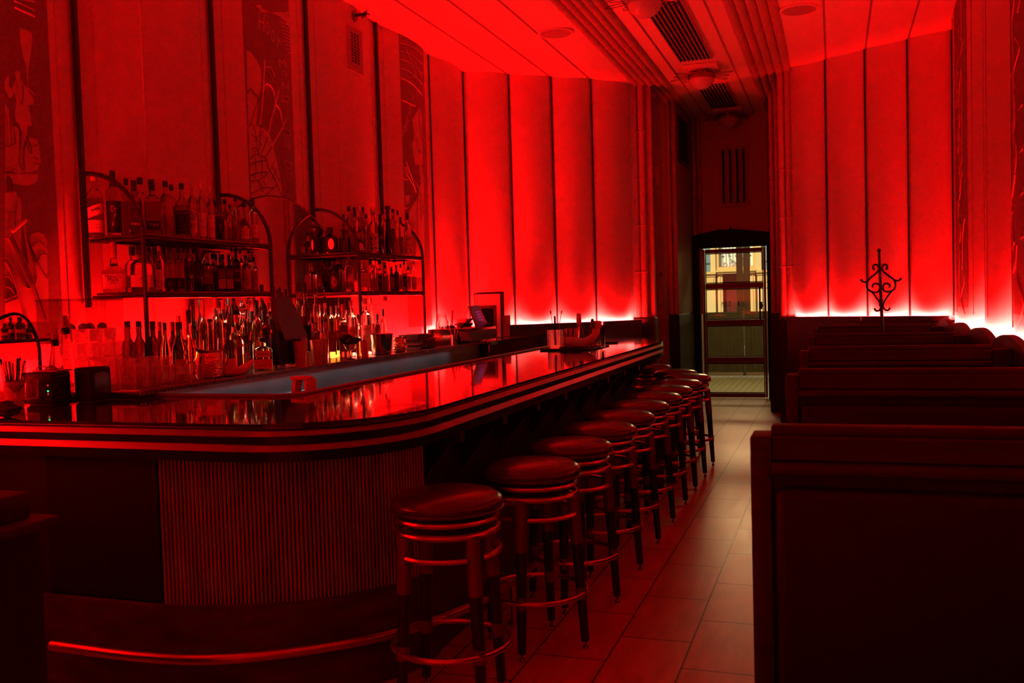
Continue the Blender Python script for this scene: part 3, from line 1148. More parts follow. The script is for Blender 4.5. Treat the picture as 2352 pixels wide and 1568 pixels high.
# fluted corner panel: half-round reeds
g = G()
L = [0]
for a, b in zip(flu[:-1], flu[1:]):
    L.append(L[-1] + (Vector(a) - Vector(b)).length)
n = 70
def on(path, L, s):
    for i in range(len(L) - 1):
        if L[i + 1] >= s - 1e-9:
            t = (s - L[i]) / max(1e-9, L[i + 1] - L[i])
            return Vector(path[i]).lerp(Vector(path[i + 1]), t)
    return Vector(path[-1])
for k in range(n):
    s = L[-1] * (k + .5) / n
    c = on(flu, L, s)
    g.tube([(c.x, c.y, 0.365), (c.x, c.y, 0.94)], L[-1] / n * .33, 8, cap=False)
g.mi = 1
bk = [(p[0], p[1]) for p in flu] + [(p[0] - .03, p[1] + .03) for p in reversed(flu)]
g.prism(bk, 0.365, 0.94)
g.build('fluted_corner_panel', [FLUTE, BLACK], bar)
G().box(-2.95, -2.415, 2.855, 2.88, 0.37, 0.94, .003).build('black_hatch', BLACK, bar)
G().box(-3.78, -2.95, 2.86, 2.9, 0.0, 0.94).build('side_panel', DARKWOOD, bar)
pl = [(-3.78, 2.83), (-2.42, 2.83)] + [(p[0] + .02, p[1] - .025) for p in flu[1:]] + [(-1.60, 3.6), (-1.60, 8.2), (-1.9, 8.7), (-2.25, 8.75)]
g = G()
g.prism(pl + [(-2.25, 3.7), (-3.78, 3.7)], 0.0, 0.365)
g.build('plinth', PLINTH, bar)
g = G()
g.prism([(-1.78, 3.6), (-1.78, 8.3), (-2.0, 8.6), (-2.25, 8.6), (-2.25, 3.75), (-1.9, 3.5)], 0.36, 0.94)
g.build('front_panel', BLACK, bar)
for k in range(9):
    y = 3.75 + k * .56
    g = G()
    g.prism([(-1.79, y), (-1.55, y), (-1.55, y + .05), (-1.79, y + .05)], 0.86, 0.935)
    g.extrude([(-1.79, y + .01, .86), (-1.60, y + .01, .86), (-1.79, y + .01, .62)], (0, .03, 0))
    g.build('bracket', BOOTHWOOD, bar)
# foot rail
rail = [(-2.86, 2.76), (-2.45, 2.755), (-2.16, 2.80), (-1.88, 2.96), (-1.62, 3.22), (-1.47, 3.55), (-1.41, 3.9), (-1.39, 4.4), (-1.38, 6.0), (-1.38, 8.2)]
g = G()
g.tube(resample([(x, y, .2) for x, y in rail], 6), 0.022, 12)
g.build('foot_rail', COPPER, bar)
for (x, y) in [(-2.3, 2.775), (-1.74, 3.09), (-1.405, 3.97), (-1.385, 5.2), (-1.38, 6.4), (-1.38, 7.6)]:
    g = G()
    ax = (-1, 0) if y > 3.5 else ((-.7, .7) if x > -2 else (0, 1))
    g.tube([(x, y, .2), (x + ax[0] * .16, y + ax[1] * .12, .2)], 0.012, 8)
    if y > 3.5:
        g.tube([(x, y, .19), (x, y, .012)], 0.014, 8)
        g.tube([(x, y, .012), (x, y, 0.0)], 0.03, 12)
    g.build('rail_bracket', COPPER, bar)
# inner face and steel well under the inner edge
g = G()
g.box(-3.78, -2.32, 3.56, 3.6, 0.3, 1.05)
g.box(-2.34, -2.30, 3.6, 8.6, 0.3, 0.94)
g.build('inner_face', STEEL, bar, smooth=0)

# back counter behind the bartender's aisle
bc = thing('back_counter', 'back bar counter with steel drip wall and ribbed rubber edge', 'counter', (-3.4, 5.6, 0))
G().box(-3.78, -3.02, 3.47, 7.95, 1.088, 1.10, .003).build('counter_top', mat('counter_black', (0.03, 0.008, 0.008), 0.22), bc)
G().box(-3.78, -3.05, 3.62, 7.9, 0.0, 1.088).build('steel_front', STEEL, bc, smooth=0)
g = G()
g.box(-3.035, -3.005, 3.47, 7.93, 1.098, 1.108, .002)
k = 3.47
while k < 7.9:
    g.box(-3.008, -2.998, k, k + .009, 1.088, 1.107)
    k += .024
g.build('ribbed_edge', mat('mat_edge', (0.10, 0.095, 0.095), 0.35), bc, smooth=0)
g = G()
g.tube(resample([(-3.04, 7.9, 1.115), (-3.0, 7.97, 1.11), (-2.99, 7.985, 1.06), (-3.0, 7.99, .98)], 4), 0.008, 8)
g.build('hanging_edge_cord', WHITEP, bc)
b2 = thing('register_counter', 'black back counter section carrying the register at the far end', 'counter', (-3.4, 8.8, 0))
G().prism([(-3.62, 7.98), (-2.99, 7.98), (-2.99, 9.68), (-3.12, 9.68), (-3.45, 9.4), (-3.62, 9.2)], 0.0, 1.07).build('cabinet', BLACK, b2, smooth=0)
G().prism([(-3.63, 7.975), (-2.97, 7.975), (-2.97, 9.69), (-3.11, 9.69), (-3.45, 9.41), (-3.63, 9.21)], 1.07, 1.10).build('counter_top', mat('register_top', (0.02, 0.006, 0.006), 0.12, coat=0.4), b2)
# steel things in the well
sk = thing('steel_ice_well', 'steel ice well and speed rail in the aisle below the back counter', 'ice bin', (-2.9, 5.2, 0))
g = G()
g.box(-3.045, -2.72, 3.95, 6.9, 0.35, 0.86)
g.build('well_body', STEEL, sk, smooth=0)
g = G()
g.box(-3.045, -2.70, 3.93, 6.92, 0.86, 0.885, .005)
g.build('rim', mat('steel_bright', (0.6, 0.62, 0.64), 0.22, 1.0), sk)
g = G()
g.box(-3.04, -3.03, 4.6, 4.95, 0.94, 0.97, .003)
g.box(-3.04, -3.03, 5.5, 5.9, 0.93, 0.95, .003)
g.build('hanging_strip', MATS['steel_bright'], sk)
gun = thing('red_bar_caddy', 'red plastic cutting tray propped on the inner edge of the bar', 'tray', (-2.45, 4.0, 1.07))
g = G()
g.box(-2.51, -2.415, 3.93, 4.0, 1.115, 1.133, .006, 2)
g.build('tray', mat('tray_red', (0.55, 0.08, 0.06), 0.4), gun)
g = G()
g.extrude([(-2.495, 3.935, 1.117), (-2.475, 3.935, 1.117), (-2.50, 3.935, 1.0), (-2.515, 3.935, 1.0)], (0, .06, 0))
g.extrude([(-2.435, 3.935, 1.117), (-2.418, 3.935, 1.117), (-2.418, 3.935, 1.06), (-2.43, 3.935, 1.06)], (0, .09, 0))
g.box(-2.515, -2.42, 3.93, 4.0, .99, 1.001)
g.build('stand', MATS['tray_red'], gun)
# work light over the well
strip_light('well_light', (-3.0, 3.78, 1.080), (-3.0, 7.2, 1.080), (-0.35, 0, -1), 0.012, 1.9, (0.60, 0.96, 1.0), spread=math.radians(110))
# warm shelf light over the lowest bottles
for y0, y1 in ((4.75, 5.12), (6.38, 7.0)):
    strip_light('bottle_shelf_light', (-3.60, y0, 1.556), (-3.60, y1, 1.556), (0.30, 0, -1), 0.02, 3.0, (1.0, 0.82, 0.48), spread=math.radians(110))

# ------------------------------------------------------------------ bar stools
def make_stool():
    t = thing('bar_stool', 'x', 'bar stool')
    g = G()
    g.lathe([(0, .712), (.17, .712), (.196, .722), (.206, .742), (.2, .765), (.17, .782), (.1, .792), (0, .796)], 40)
    s = g.build('seat', LEATHER, t, smooth=60)
    g = G()
    g.tube([(.2045 * math.cos(a), .2045 * math.sin(a), .731) for a in [2 * PI * k / 36 for k in range(36)]], .0045, 6, closed=True)
    g.build('piping', LEATHER, s)
    for z, r, nm in ((.698, .178, 'upper_ring'), (.655, .182, 'middle_ring')):
        g = G()
        g.tube([(r * math.cos(a), r * math.sin(a), z) for a in [2 * PI * k / 36 for k in range(36)]], .0125, 10, closed=True)
        g.build(nm, COPPER, t)
    G().lathe([(0.02, .66), (.15, .66), (.15, .712), (.02, .712)], 24).build('swivel_plate', EBONY, t)
    for k in range(4):
        a = PI / 2 * k
        c, s_ = math.cos(a), math.sin(a)
        r = lambda z: .172 + (.66 - z) / .66 * .042
        g = G()
        g.tube([(r(.45) * c, r(.45) * s_, .45), (r(.05) * c, r(.05) * s_, .012 + .02)], [.0245, .0175], 12)
        lg = g.build('leg', EBONY, t)
        g = G()
        g.tube([(r(.66) * c, r(.66) * s_, .655), (r(.45) * c, r(.45) * s_, .445)], [.0265, .0265], 12)
        g.build('sleeve', SLEEVE, lg)
        g = G()
        zc = .235
        g.tube([(r(zc + .02) * c, r(zc + .02) * s_, zc + .025), (r(zc - .02) * c, r(zc - .02) * s_, zc - .025)], .024, 12)
        g.build('collar', SLEEVE, lg)
        g = G()
        g.lathe([(0, 0), (.011, 0), (.013, .006), (.006, .014), (.006, .034)], 10, (r(.03) * c, r(.03) * s_, 0))
        g.build('glide', CHROME, lg)
    for k in range(4):
        a0 = PI / 2 * k + .17
        a1 = PI / 2 * (k + 1) - .17
        g = G()
        m = 8
        g.tube([((.188) * math.cos(a0 + (a1 - a0) * i / m), .188 * math.sin(a0 + (a1 - a0) * i / m), .575) for i in range(m + 1)], .0115, 8)
        g.build('back_arc', COPPER, t)
    g = G()
    g.tube([(.212 * math.cos(a), .212 * math.sin(a), .235) for a in [2 * PI * k / 40 for k in range(40)]], .0115, 10, closed=True)
    g.build('foot_ring', COPPER, t)
    return t


ORD = ['nearest', 'second', 'third', 'fourth', 'fifth', 'sixth', 'seventh', 'eighth', 'ninth', 'tenth']
stool_spots = [(-1.345, 3.11, 52)] + [(-1.225, y, a) for y, a in ((3.76, 0), (4.36, 3), (4.95, -4), (5.48, 2), (6.02, 0), (6.55, 5), (7.07, -3), (7.6, 2), (8.14, -2))]
st0 = make_stool()
for i, (x, y, a) in enumerate(stool_spots):
    lab = ('nearest round oxblood bar stool, at the rounded corner of the bar' if i == 0 else
           '%s bar stool from the camera in the row along the bar' % ORD[i] if i < 9 else
           'farthest bar stool of the row, its legs clear against the tiles')
    o = st0 if i == 0 else copy_tree(st0, (0, 0, 0))
    o.location = (x, y, 0)
    o.rotation_euler = (0, 0, math.radians(a))
    o['label'] = lab
    o['group'] = 'round leather bar stools along the bar'
for (x, y, a, lab) in ((-1.40, 8.62, 20, 'bar stool just past the rounded far end of the bar'),
                       (-1.76, 8.95 + .38, 35, 'bar stool half hidden behind the far end of the bar')):
    copy_tree(st0, (x, y, 0), math.radians(a), label=lab)

# ------------------------------------------------------------------ booths
def make_booth(y, label, mate=True):
    t = thing('booth_bench', label, 'booth bench', (0.3, y, 0), group='dark wooden booth benches along the right wall')
    x0, x1 = -0.142, 0.76
    g = G()
    g.box(x0, x1, y - .022, y + .022, 1.145, 1.17, .006, 2)
    g.box(x0, x1, y - .035, y - .0, 1.09, 1.147, .005)
    g.build('top_rail', BOOTHWOOD, t)
    g = G()
    g.box(x0, x1, y - .06, y + .05, 1.062, 1.09, .008, 2)
    g.build('lower_rail', BOOTHWOOD, t)
    g = G()
    g.box(x0 - .045, x0 + .002, y - .045, y + .055, 0.0, 1.148, .006, 2)
    g.build('end_post', BOOTHWOOD, t)
    G().box(x0, x1, y - .02, y + .02, 0.0, 1.08).build('back_board', DARKWOOD, t, smooth=0)
    G().box(x0 + .01, x1 - .01, y - .075, y - .018, 0.47, 1.035, .022, 3).build('back_cushion', UPHOL, t)
    G().box(x0 + .01, x1 - .01, y + .018, y + .075, 0.47, 1.035, .022, 3).build('back_cushion', UPHOL, t)
    for s in (-1, 1):
        a, b = sorted((y + s * .02, y + s * .52))
        G().box(x0 - .07, x1 - .01, a, b, 0.36, 0.47, .035, 3).build('seat_cushion', UPHOL, t)
        a, b = sorted((y + s * .02, y + s * .47))
        G().box(x0 - .04, x1 - .01, a, b, 0.0, 0.37).build('seat_box', DARKWOOD, t, smooth=0)
    G().box(x1, x1 + .093, y - .03, y + .03, 0.0, 1.148, .006).build('wall_post', BOOTHWOOD, t)
    return t


for y, lab in ((2.21, 'nearest high-backed booth bench, cut by the right edge'),
               (3.84, 'second nearest high-backed booth bench on the right'),
               (5.38, 'third booth bench from the camera on the right'),
               (6.98, 'fourth booth bench from the camera, in front of the coat hook post'),
               (8.60, 'farthest booth bench, by the glowing far wall')):
    make_booth(y, lab)
# round-topped boards between the booths and the right wall
def lobe(y0, y1, label, z=1.14, h=.068):
    g = G()
    n = 18
    pts = [(0.86, y0, 0.0)] + [(0.86, y0 + (y1 - y0) * k / n, z - .02 + h * math.sin(PI * k / n) ** .8 + .02 * min(1, 4 * math.sin(PI * k / n))) for k in range(n + 1)] + [(0.86, y1, 0.0)]
    g.extrude(pts, (0.04, 0, 0))
    o = g.build('round_topped_board', BOOTHWOOD, smooth=30)
    tag(o, label, 'booth partition', 'round-topped boards by the right wall')
LB = [(5.06, 6.08), (6.09, 7.15), (7.16, 8.14), (8.15, 9.15)]
LN = ['largest and nearest round-topped wooden board, at the right edge of the photo', 'second nearest round-topped board beside the glowing right wall',
      'third round-topped board beside the glowing right wall', 'farthest and smallest round-topped board, at the corner of the booths']
for (a, b), l in zip(LB, LN):
    lobe(a, b, l)

# iron coat hook post behind the farthest booths
ck = thing('coat_hook_post', 'black wrought iron coat hook post with scrolls standing above the booths', 'coat rack', (0.33, 8.0, 0))
def ip(px, py):
    p = aty(px, py, 8.0)
    return Vector((p.x, 8.0, p.z))
g = G()
g.tube([(ip(2030, 800).x + .004, 8.0, 0.02), ip(2028, 770), ip(2024, 700), ip(2019, 578)], [.015, .014, .013, .009], 10)
g.lathe([(0, 0), (.10, 0), (.10, .012), (.03, .03), (0, .03)], 20, (ip(2030, 800).x + .004, 8.0, 0))
g.sphere(ip(2019, 575), .016, 10)
for yy in (690, 700, 743):
    g.sphere(ip(2023.5 if yy < 720 else 2026, yy), .018, 8, .6)
g.build('post', IRON, ck)
def cx(a, b):
    return (1760 + a / 3.409, 540 + b / 3.409)
curves = {
    'upper_scroll': [[(842, 265), (836, 245), (850, 230), (872, 238), (882, 262), (872, 285), (840, 315), (800, 350), (785, 390), (798, 425), (840, 447), (878, 440), (890, 405), (878, 385), (852, 378), (832, 390), (835, 410)],
                     [(942, 262), (948, 243), (935, 230), (915, 236), (906, 262), (918, 285), (960, 318), (1000, 350), (1012, 390), (1000, 425), (960, 442), (922, 435), (915, 405), (925, 382), (950, 378), (968, 392), (962, 410)]],
    'hook': [[(744, 352), (755, 362), (775, 367), (795, 360)], [(1052, 343), (1042, 353), (1022, 357), (1003, 350)]],
    'lower_scroll': [[(835, 450), (860, 485), (885, 520), (897, 555), (888, 585), (865, 593), (848, 580), (855, 572)],
                     [(975, 445), (950, 480), (925, 520), (915, 552), (925, 578), (948, 588), (966, 575), (960, 566)]]}
for nm, cs in curves.items():
    for c in cs:
        g = G()
        g.tube(resample([ip(*cx(*q)) for q in c], 4), .0075, 7)
        g.sphere(ip(*cx(*c[0])), .011, 8)
        g.build(nm, IRON, ck)

# dark service stand at the left edge
ss = thing('service_stand', 'dark wooden stand with stepped ledges at the lower left edge', 'stand', (-2.6, 1.75, 0))
p = atz(118, 1182, .93)
q = atz(70, 1127, 1.0)
G().box(-3.4, p.x - .012, 1.55, p.y - .03, 0.0, .90).build('cabinet', DARKWOOD, ss)
G().box(-3.4, p.x + .02, 1.5, p.y + .01, .90, .93, .008, 2).build('lower_ledge', BOOTHWOOD, ss)
G().box(-3.4, q.x, q.y - .22, q.y, .93, 1.0, .008, 2).build('upper_ledge', BOOTHWOOD, ss)
# ================================================================== MURAL PANELS (figures cut into plaster, seen on the left wall)
def mural_plane(y0, y1):
    """The panel follows the bulge of its bay; map(Y, z, d) gives the point d in front of it."""
    def mp(Y, z, d):
        return Vector((left_x(Y) + 0.004 + d, Y, z))
    return mp


def patch(g, poly, mp, d, eps=None):
    """Fill a (Y, z) outline on the curved panel."""
    bm = bmesh.new()
    vs = [bm.verts.new((p[0], p[1], 0)) for p in poly]
    f = bm.faces.new(vs)
    bmesh.ops.triangulate(bm, faces=[f])
    ys = [p[0] for p in poly]
    y = math.floor(min(ys) / .05) * .05 + .05
    while y < max(ys):
        bmesh.ops.bisect_plane(bm, geom=list(bm.verts) + list(bm.edges) + list(bm.faces), plane_co=(y, 0, 0), plane_no=(1, 0, 0))
        y += .05
    bm.verts.ensure_lookup_table()
    g.add([mp(q.co.x, q.co.y, d) for q in bm.verts], [[q.index for q in f.verts] for f in bm.faces])
    bm.free()


def stroke(g, pts, mp, d, w=.006, closed=False, smooth=True):
    P = [Vector((p[0], p[1], 0)) for p in pts]
    if smooth and len(P) > 2:
        P = resample(P, 5, closed)
    V = [mp(p.x, p.y, d) for p in P]
    g.tube(V, w / 2, 5, closed=closed and smooth)


def yz(px, py):
    p = atx(px, py, LX + .05)
    return (p.y, p.z)


def box_clip(poly, y0, y1):
    return [(min(max(a, y0), y1), b) for a, b in poly]


def mural(label, y0, y1, z0, z1, light, lines_hi, lines_lo, texts=()):
    root = thing('mural_panel', label, 'mural', (left_x((y0 + y1) / 2), (y0 + y1) / 2, z0), group='etched mural panels on the left wall')
    mp = mural_plane(y0, y1)
    g = G()
    n = 12
    vs = [mp(y0 + (y1 - y0) * k / n, z, 0) for z in (z0, z1) for k in range(n + 1)]
    g.add(vs, [(k, k + 1, n + 2 + k, n + 1 + k) for k in range(n)])
    for yy in (y0, y1):
        g.box(left_x(yy) - .01, left_x(yy) + .0045, yy - .003, yy + .003, z0, z1)
    g.build('ground', MURAL, root, smooth=30, recalc=False)
    g = G()
    for i, poly in enumerate(light):
        patch(g, box_clip(poly, y0 + .002, y1 - .002), mp, .0015 + .0004 * (i % 4))
    if light:
        g.build('raised_shapes', MURAL_HI, root, smooth=30, recalc=False)
    g = G()
    for pts, w in lines_hi:
        stroke(g, box_clip(pts, y0 + .002, y1 - .002), mp, .002, w)
    for t in texts:
        t(g, mp)
    g.build('raised_lines', MURAL_HI, root, smooth=60)
    g = G()
    for pts, w in lines_lo:
        stroke(g, box_clip(pts, y0 + .002, y1 - .002), mp, .0035, w)
    if lines_lo:
        g.build('incised_lines', MURAL_LINE, root, smooth=60)
    return root


def letter(ch, px, py, h, w, tilt):
    c = yz(px, py)
    def f(g, mp):
        ca, sa = math.cos(tilt), math.sin(tilt)
        g.text(ch, h=h, w=w, place=lambda u, v: mp(c[0] + u * ca - v * sa, c[1] + u * sa + v * ca, .003))
    return f


# --- left mural: figure holding a tall paddle over a crag
A = lambda s, ox, oy: (lambda pts: [yz(ox + a / s, oy + b / s) for a, b in pts])
q = A(3.733, 0, 0)     # zoom of [0,0,250,420]
q2 = A(4.128, 0, 400)  # zoom of [0,400,250,780]
fig = q([(92, 620), (118, 608), (140, 630), (142, 690), (165, 715), (205, 760), (250, 830), (272, 870), (262, 900), (215, 910), (238, 1000), (245, 1080), (225, 1090), (210, 1070),
         (195, 1190), (238, 1290), (225, 1315), (205, 1290), (185, 1220), (165, 1360), (172, 1440), (155, 1460), (128, 1400), (125, 1370), (140, 1260), (148, 1120), (120, 1060), (95, 1050),
         (90, 960), (102, 880), (88, 800), (48, 852), (30, 830), (0, 775), (0, 700), (20, 655), (38, 660), (40, 750), (60, 770), (88, 700), (100, 690)])
paddle = q([(135, 240), (250, 285), (255, 340), (240, 470), (214, 600), (212, 750), (280, 815), (278, 828), (205, 760), (198, 590), (160, 470), (138, 350)])
robe = q([(0, 880), (40, 960), (60, 1060), (90, 1210), (50, 1255), (0, 1258)])
crag = q([(0, 1275), (60, 1100), (95, 1085), (128, 1120), (128, 1400), (150, 1460), (172, 1440), (170, 1300), (215, 1180), (290, 1190), (315, 1240), (320, 1330), (330, 1400), (300, 1450), (230, 1490), (120, 1495), (60, 1470), (0, 1470)])
crag2 = q2([(0, 0), (330, 0), (335, 60), (280, 100), (190, 115), (90, 95), (70, 60), (30, 20), (8, 60), (0, 60)])
bodyl = q2([(0, 180), (105, 180), (110, 200), (150, 235), (165, 300), (160, 440), (160, 750), (290, 1040), (330, 1120), (420, 1385), (395, 1370), (250, 1090), (160, 1050), (60, 930), (0, 880)])
shield = q2([(235, 620), (260, 570), (330, 548), (395, 570), (425, 620), (428, 700), (430, 950), (405, 940), (330, 830), (260, 690)])
blade = q2([(175, 460), (205, 470), (215, 580), (250, 740), (310, 940), (300, 1030), (280, 1000), (235, 880), (210, 700), (180, 520)])
lower = q2([(0, 950), (60, 1000), (120, 1130), (160, 1300), (175, 1400), (440, 1400), (440, 990), (330, 830), (310, 1000), (420, 1385), (400, 1385), (250, 1085), (170, 1060), (0, 880)])
torso = q2([(0, 1400), (0, 1185), (120, 1135), (150, 1260), (170, 1400)])
mural('large etched mural of a figure holding up a paddle, at the left edge', 3.02, 3.79, 1.25, CEIL - .02,
      [fig, paddle, robe, crag, crag2, bodyl, shield, blade, lower, torso],
      [(q([(85, 15), (275, 95)]), .012), (q([(90, 70), (275, 145)]), .012), (q([(150, 0), (275, 20)]), .01),
       (q2([(60, 550), (205, 435)]), .02)],
      [(q([(140, 1120), (148, 1150), (135, 1300), (125, 1380), (155, 1455), (172, 1440), (165, 1360), (185, 1210), (225, 1312), (240, 1290), (200, 1170)]), .007),
       (q([(60, 1040), (92, 1210), (50, 1255), (0, 1260)]), .007), (q([(0, 1465), (40, 1440), (60, 1470), (90, 1450), (130, 1495), (180, 1485), (230, 1490), (270, 1470)]), .006),
       (q([(105, 690), (115, 800), (150, 900)]), .004), (q([(160, 720), (165, 830), (150, 900)]), .004), (q([(10, 980), (15, 1250)]), .004), (q([(40, 970), (60, 1230)]), .004),
       (q([(255, 1255), (300, 1240)]), .006), (q([(260, 1350), (300, 1365)]), .006), (q([(262, 1400), (320, 1410)]), .006),
       (q2([(30, 10), (8, 60), (8, 180)]), .006), (q2([(35, 10), (75, 70), (78, 180)]), .006), (q2([(0, 180), (105, 180), (105, 360), (95, 370)]), .005),
       (q2([(0, 370), (100, 360)]), .005), (q2([(40, 370), (20, 470)]), .005), (q2([(98, 370), (98, 500)]), .005),
       (q2([(10, 525), (35, 515), (70, 560), (75, 580)]), .006), (q2([(0, 610), (30, 615), (100, 760), (180, 940), (240, 1080)]), .008), (q2([(75, 590), (160, 750), (270, 990), (420, 1385)]), .006),
       (q2([(55, 600), (150, 770), (250, 1000), (400, 1385)]), .004), (q2([(0, 790), (60, 870), (120, 960), (175, 1050), (215, 1080), (250, 1080)]), .008),
       (q2([(260, 690), (300, 655), (350, 650), (400, 675), (425, 700)]), .007), (q2([(330, 820), (345, 780), (380, 758), (425, 768)]), .007), (q2([(180, 480), (250, 760), (290, 870), (310, 960), (295, 1035)]), .006),
       (q2([(215, 580), (330, 830), (430, 990)]), .006), (q2([(0, 830), (60, 960), (110, 1090), (150, 1260), (175, 1360), (210, 1400)]), .010),
       (q2([(0, 970), (40, 980), (60, 1020), (55, 1060)]), .006), (q2([(0, 1070), (50, 1080), (90, 1140)]), .006), (q2([(0, 1190), (120, 1135)]), .006), (q2([(0, 1225), (130, 1180)]), .004)])

# --- middle mural: piper under the words HOOT MON
m = A(3.4833, 560, 30)   # zoom of [560,30,720,480]
chim = lambda x, y: [(m([(x, y), (x + 55, y + 18), (x + 55, y + 55), (x, y + 40), (x, y)]), .006), (m([(x + 8, y + 45), (x + 22, y + 140)]), .005), (m([(x + 20, y + 50), (x + 30, y + 145)]), .005),
                      (m([(x + 32, y + 52), (x + 40, y + 148)]), .005), (m([(x + 48, y + 58), (x + 50, y + 155)]), .006), (m([(x + 15, y + 140), (x + 52, y + 158)]), .006)]
bag = m([(6, 295), (40, 320), (80, 380), (108, 450), (112, 540), (105, 620), (95, 680), (85, 690), (60, 640), (15, 635)])
bag2 = m([(12, 640), (50, 640), (85, 690), (88, 780), (75, 900), (95, 910), (140, 930), (180, 980), (205, 1060), (215, 1110), (240, 1210), (265, 1330), (280, 1480), (285, 1540), (120, 1540), (40, 1540), (30, 1300), (20, 950)])
topc = m([(110, 0), (360, 0), (360, 130), (310, 70), (240, 20), (180, 0), (60, -60), (110, -60)])
texts = [letter(ch, 560 + a / 3.4833, 30 + b / 3.4833, h, w, t) for ch, a, b, h, w, t in
         (('H', 112, 75, .125, .065, -.1), ('O', 160, 125, .10, .045, -.15), ('O', 203, 188, .09, .045, -.25), ('T', 242, 250, .085, .05, -.4), ('M', 280, 405, .05, .10, .2), ('O', 302, 488, .038, .09, .1), ('N', 308, 585, .05, .10, .1))]
mural('middle etched mural of a piper with the letters HOOT MON', 5.47, 6.04, 1.25, CEIL - .02,
      [bag, bag2, topc],
      [(m([(138, 380), (128, 600), (118, 760), (105, 900)]), .012), (m([(145, 435), (180, 440), (205, 480), (215, 515)]), .009), (m([(150, 460), (185, 500), (208, 560)]), .007),
       (m([(125, 600), (150, 570), (185, 590), (210, 640), (222, 730)]), .012), (m([(250, 620), (225, 730), (190, 850), (165, 980)]), .011), (m([(222, 730), (255, 770), (275, 850), (290, 910)]), .011),
       (m([(310, 848), (290, 905), (240, 990), (195, 1070)]), .011)] +
      [(m([(270 + 8 * k, 75 + 30 * k), (340 + 3 * k, 100 + 28 * k)]), .006) for k in range(9)] + chim(280, 660) + chim(288, 930) + chim(296, 1190),
      [(m([(12, 640), (35, 610), (60, 640), (90, 680), (70, 760), (35, 890)]), .007), (m([(20, 910), (60, 905), (90, 1130)]), .004), (m([(110, 900), (95, 1130)]), .005), (m([(160, 990), (115, 1130)]), .005), (m([(200, 1060), (140, 1160)]), .006),
       (m([(40, 1170), (60, 1135), (110, 1140), (150, 1175), (165, 1240)]), .006), (m([(38, 1215), (80, 1190), (145, 1180)]), .007), (m([(40, 1300), (100, 1275), (160, 1280), (120, 1320), (85, 1340)]), .007),
       (m([(70, 1150), (75, 1250), (70, 1330)]), .004), (m([(110, 1150), (120, 1230), (115, 1310)]), .004), (m([(38, 1345), (90, 1345), (110, 1400), (130, 1430)]), .005),
       (m([(45, 1450), (130, 1400), (200, 1400), (235, 1375), (120, 1480)]), .006), (m([(165, 1240), (210, 1320), (255, 1420), (290, 1520)]), .006), (m([(160, 1465), (255, 1480)]), .004),
       (m([(195, 1230), (260, 1350)]), .004), (m([(215, 1190), (170, 1280)]), .003), (m([(235, 1250), (190, 1340)]), .003), (m([(100, 950), (170, 1040)]), .003), (m([(40, 960), (120, 1060)]), .003), (m([(130, 940), (60, 1030)]), .003),
       (m([(125, 1340), (150, 1390)]), .004), (m([(105, 1350), (130, 1400)]), .004), (m([(50, 1100), (55, 1080), (72, 1080), (76, 1105), (52, 1110)]), .004), (m([(120, 1530), (190, 1505), (285, 1510)]), .006),
       (m([(290, 0), (340, 30), (345, 10)]), .005)], texts)

# --- farthest mural: glasses, music lines and the word PROST
h = A(2.75, 900, 70)     # zoom of [900,70,1000,640]
face = h([(110, 560), (130, 530), (160, 480), (170, 500), (180, 560), (186, 800), (175, 860), (185, 920), (190, 1000), (165, 960), (160, 850), (130, 850), (120, 800), (108, 720), (120, 690), (118, 640)])
coat = h([(80, 1170), (110, 1110), (140, 1060), (150, 1000), (175, 960), (192, 900), (192, 1560), (120, 1560), (140, 1300), (110, 1250)])
glass1 = h([(45, 855), (90, 860), (92, 900), (80, 925), (62, 925), (48, 905)])
glass2 = h([(50, 1035), (95, 1042), (97, 1080), (85, 1100), (62, 1100), (50, 1080)])
ptx = [letter(ch, 900 + a / 2.75, 70 + b / 2.75, .11, .055, -.35) for ch, a, b in (('P', 65, 640), ('R', 78, 590), ('O', 88, 545), ('S', 97, 500), ('T', 110, 450))]
mural('farthest etched mural with drinking glasses, slanted lines and the letters PROST', 7.88, 8.45, 1.25, CEIL - .02,
      [face, coat, glass1, glass2],
      [(h([(32, 35 + k * 42 + (k * k) * 2), (110, 60 + k * 46 + (k * k) * 2), (182, 100 + k * 52 + (k * k) * 2)]), .010) for k in range(6)] +
      [(h([(70, 120), (110, 215), (135, 290)]), .012), (h([(115, 190), (150, 250), (172, 300)]), .012), (h([(35, 435), (130, 480)]), .012), (h([(75, 830), (105, 925), (135, 1025)]), .010),
       (h([(85, 880), (150, 990)]), .007), (h([(80, 910), (130, 1000)]), .007), (h([(62, 925), (60, 940), (85, 940)]), .008), (h([(62, 1100), (52, 1120), (90, 1115)]), .008)],
      [(h([(160, 490), (160, 600), (180, 700)]), .005), (h([(118, 640), (135, 700), (150, 770), (165, 770), (150, 750)]), .006), (h([(150, 1000), (142, 1150), (150, 1400)]), .006), (h([(160, 1020), (170, 1200)]), .005),
       (h([(175, 1100), (190, 1160)]), .004), (h([(172, 1130), (190, 1190)]), .004), (h([(174, 1070), (190, 1120)]), .004), (h([(100, 1240), (130, 1270)]), .005)], ptx)

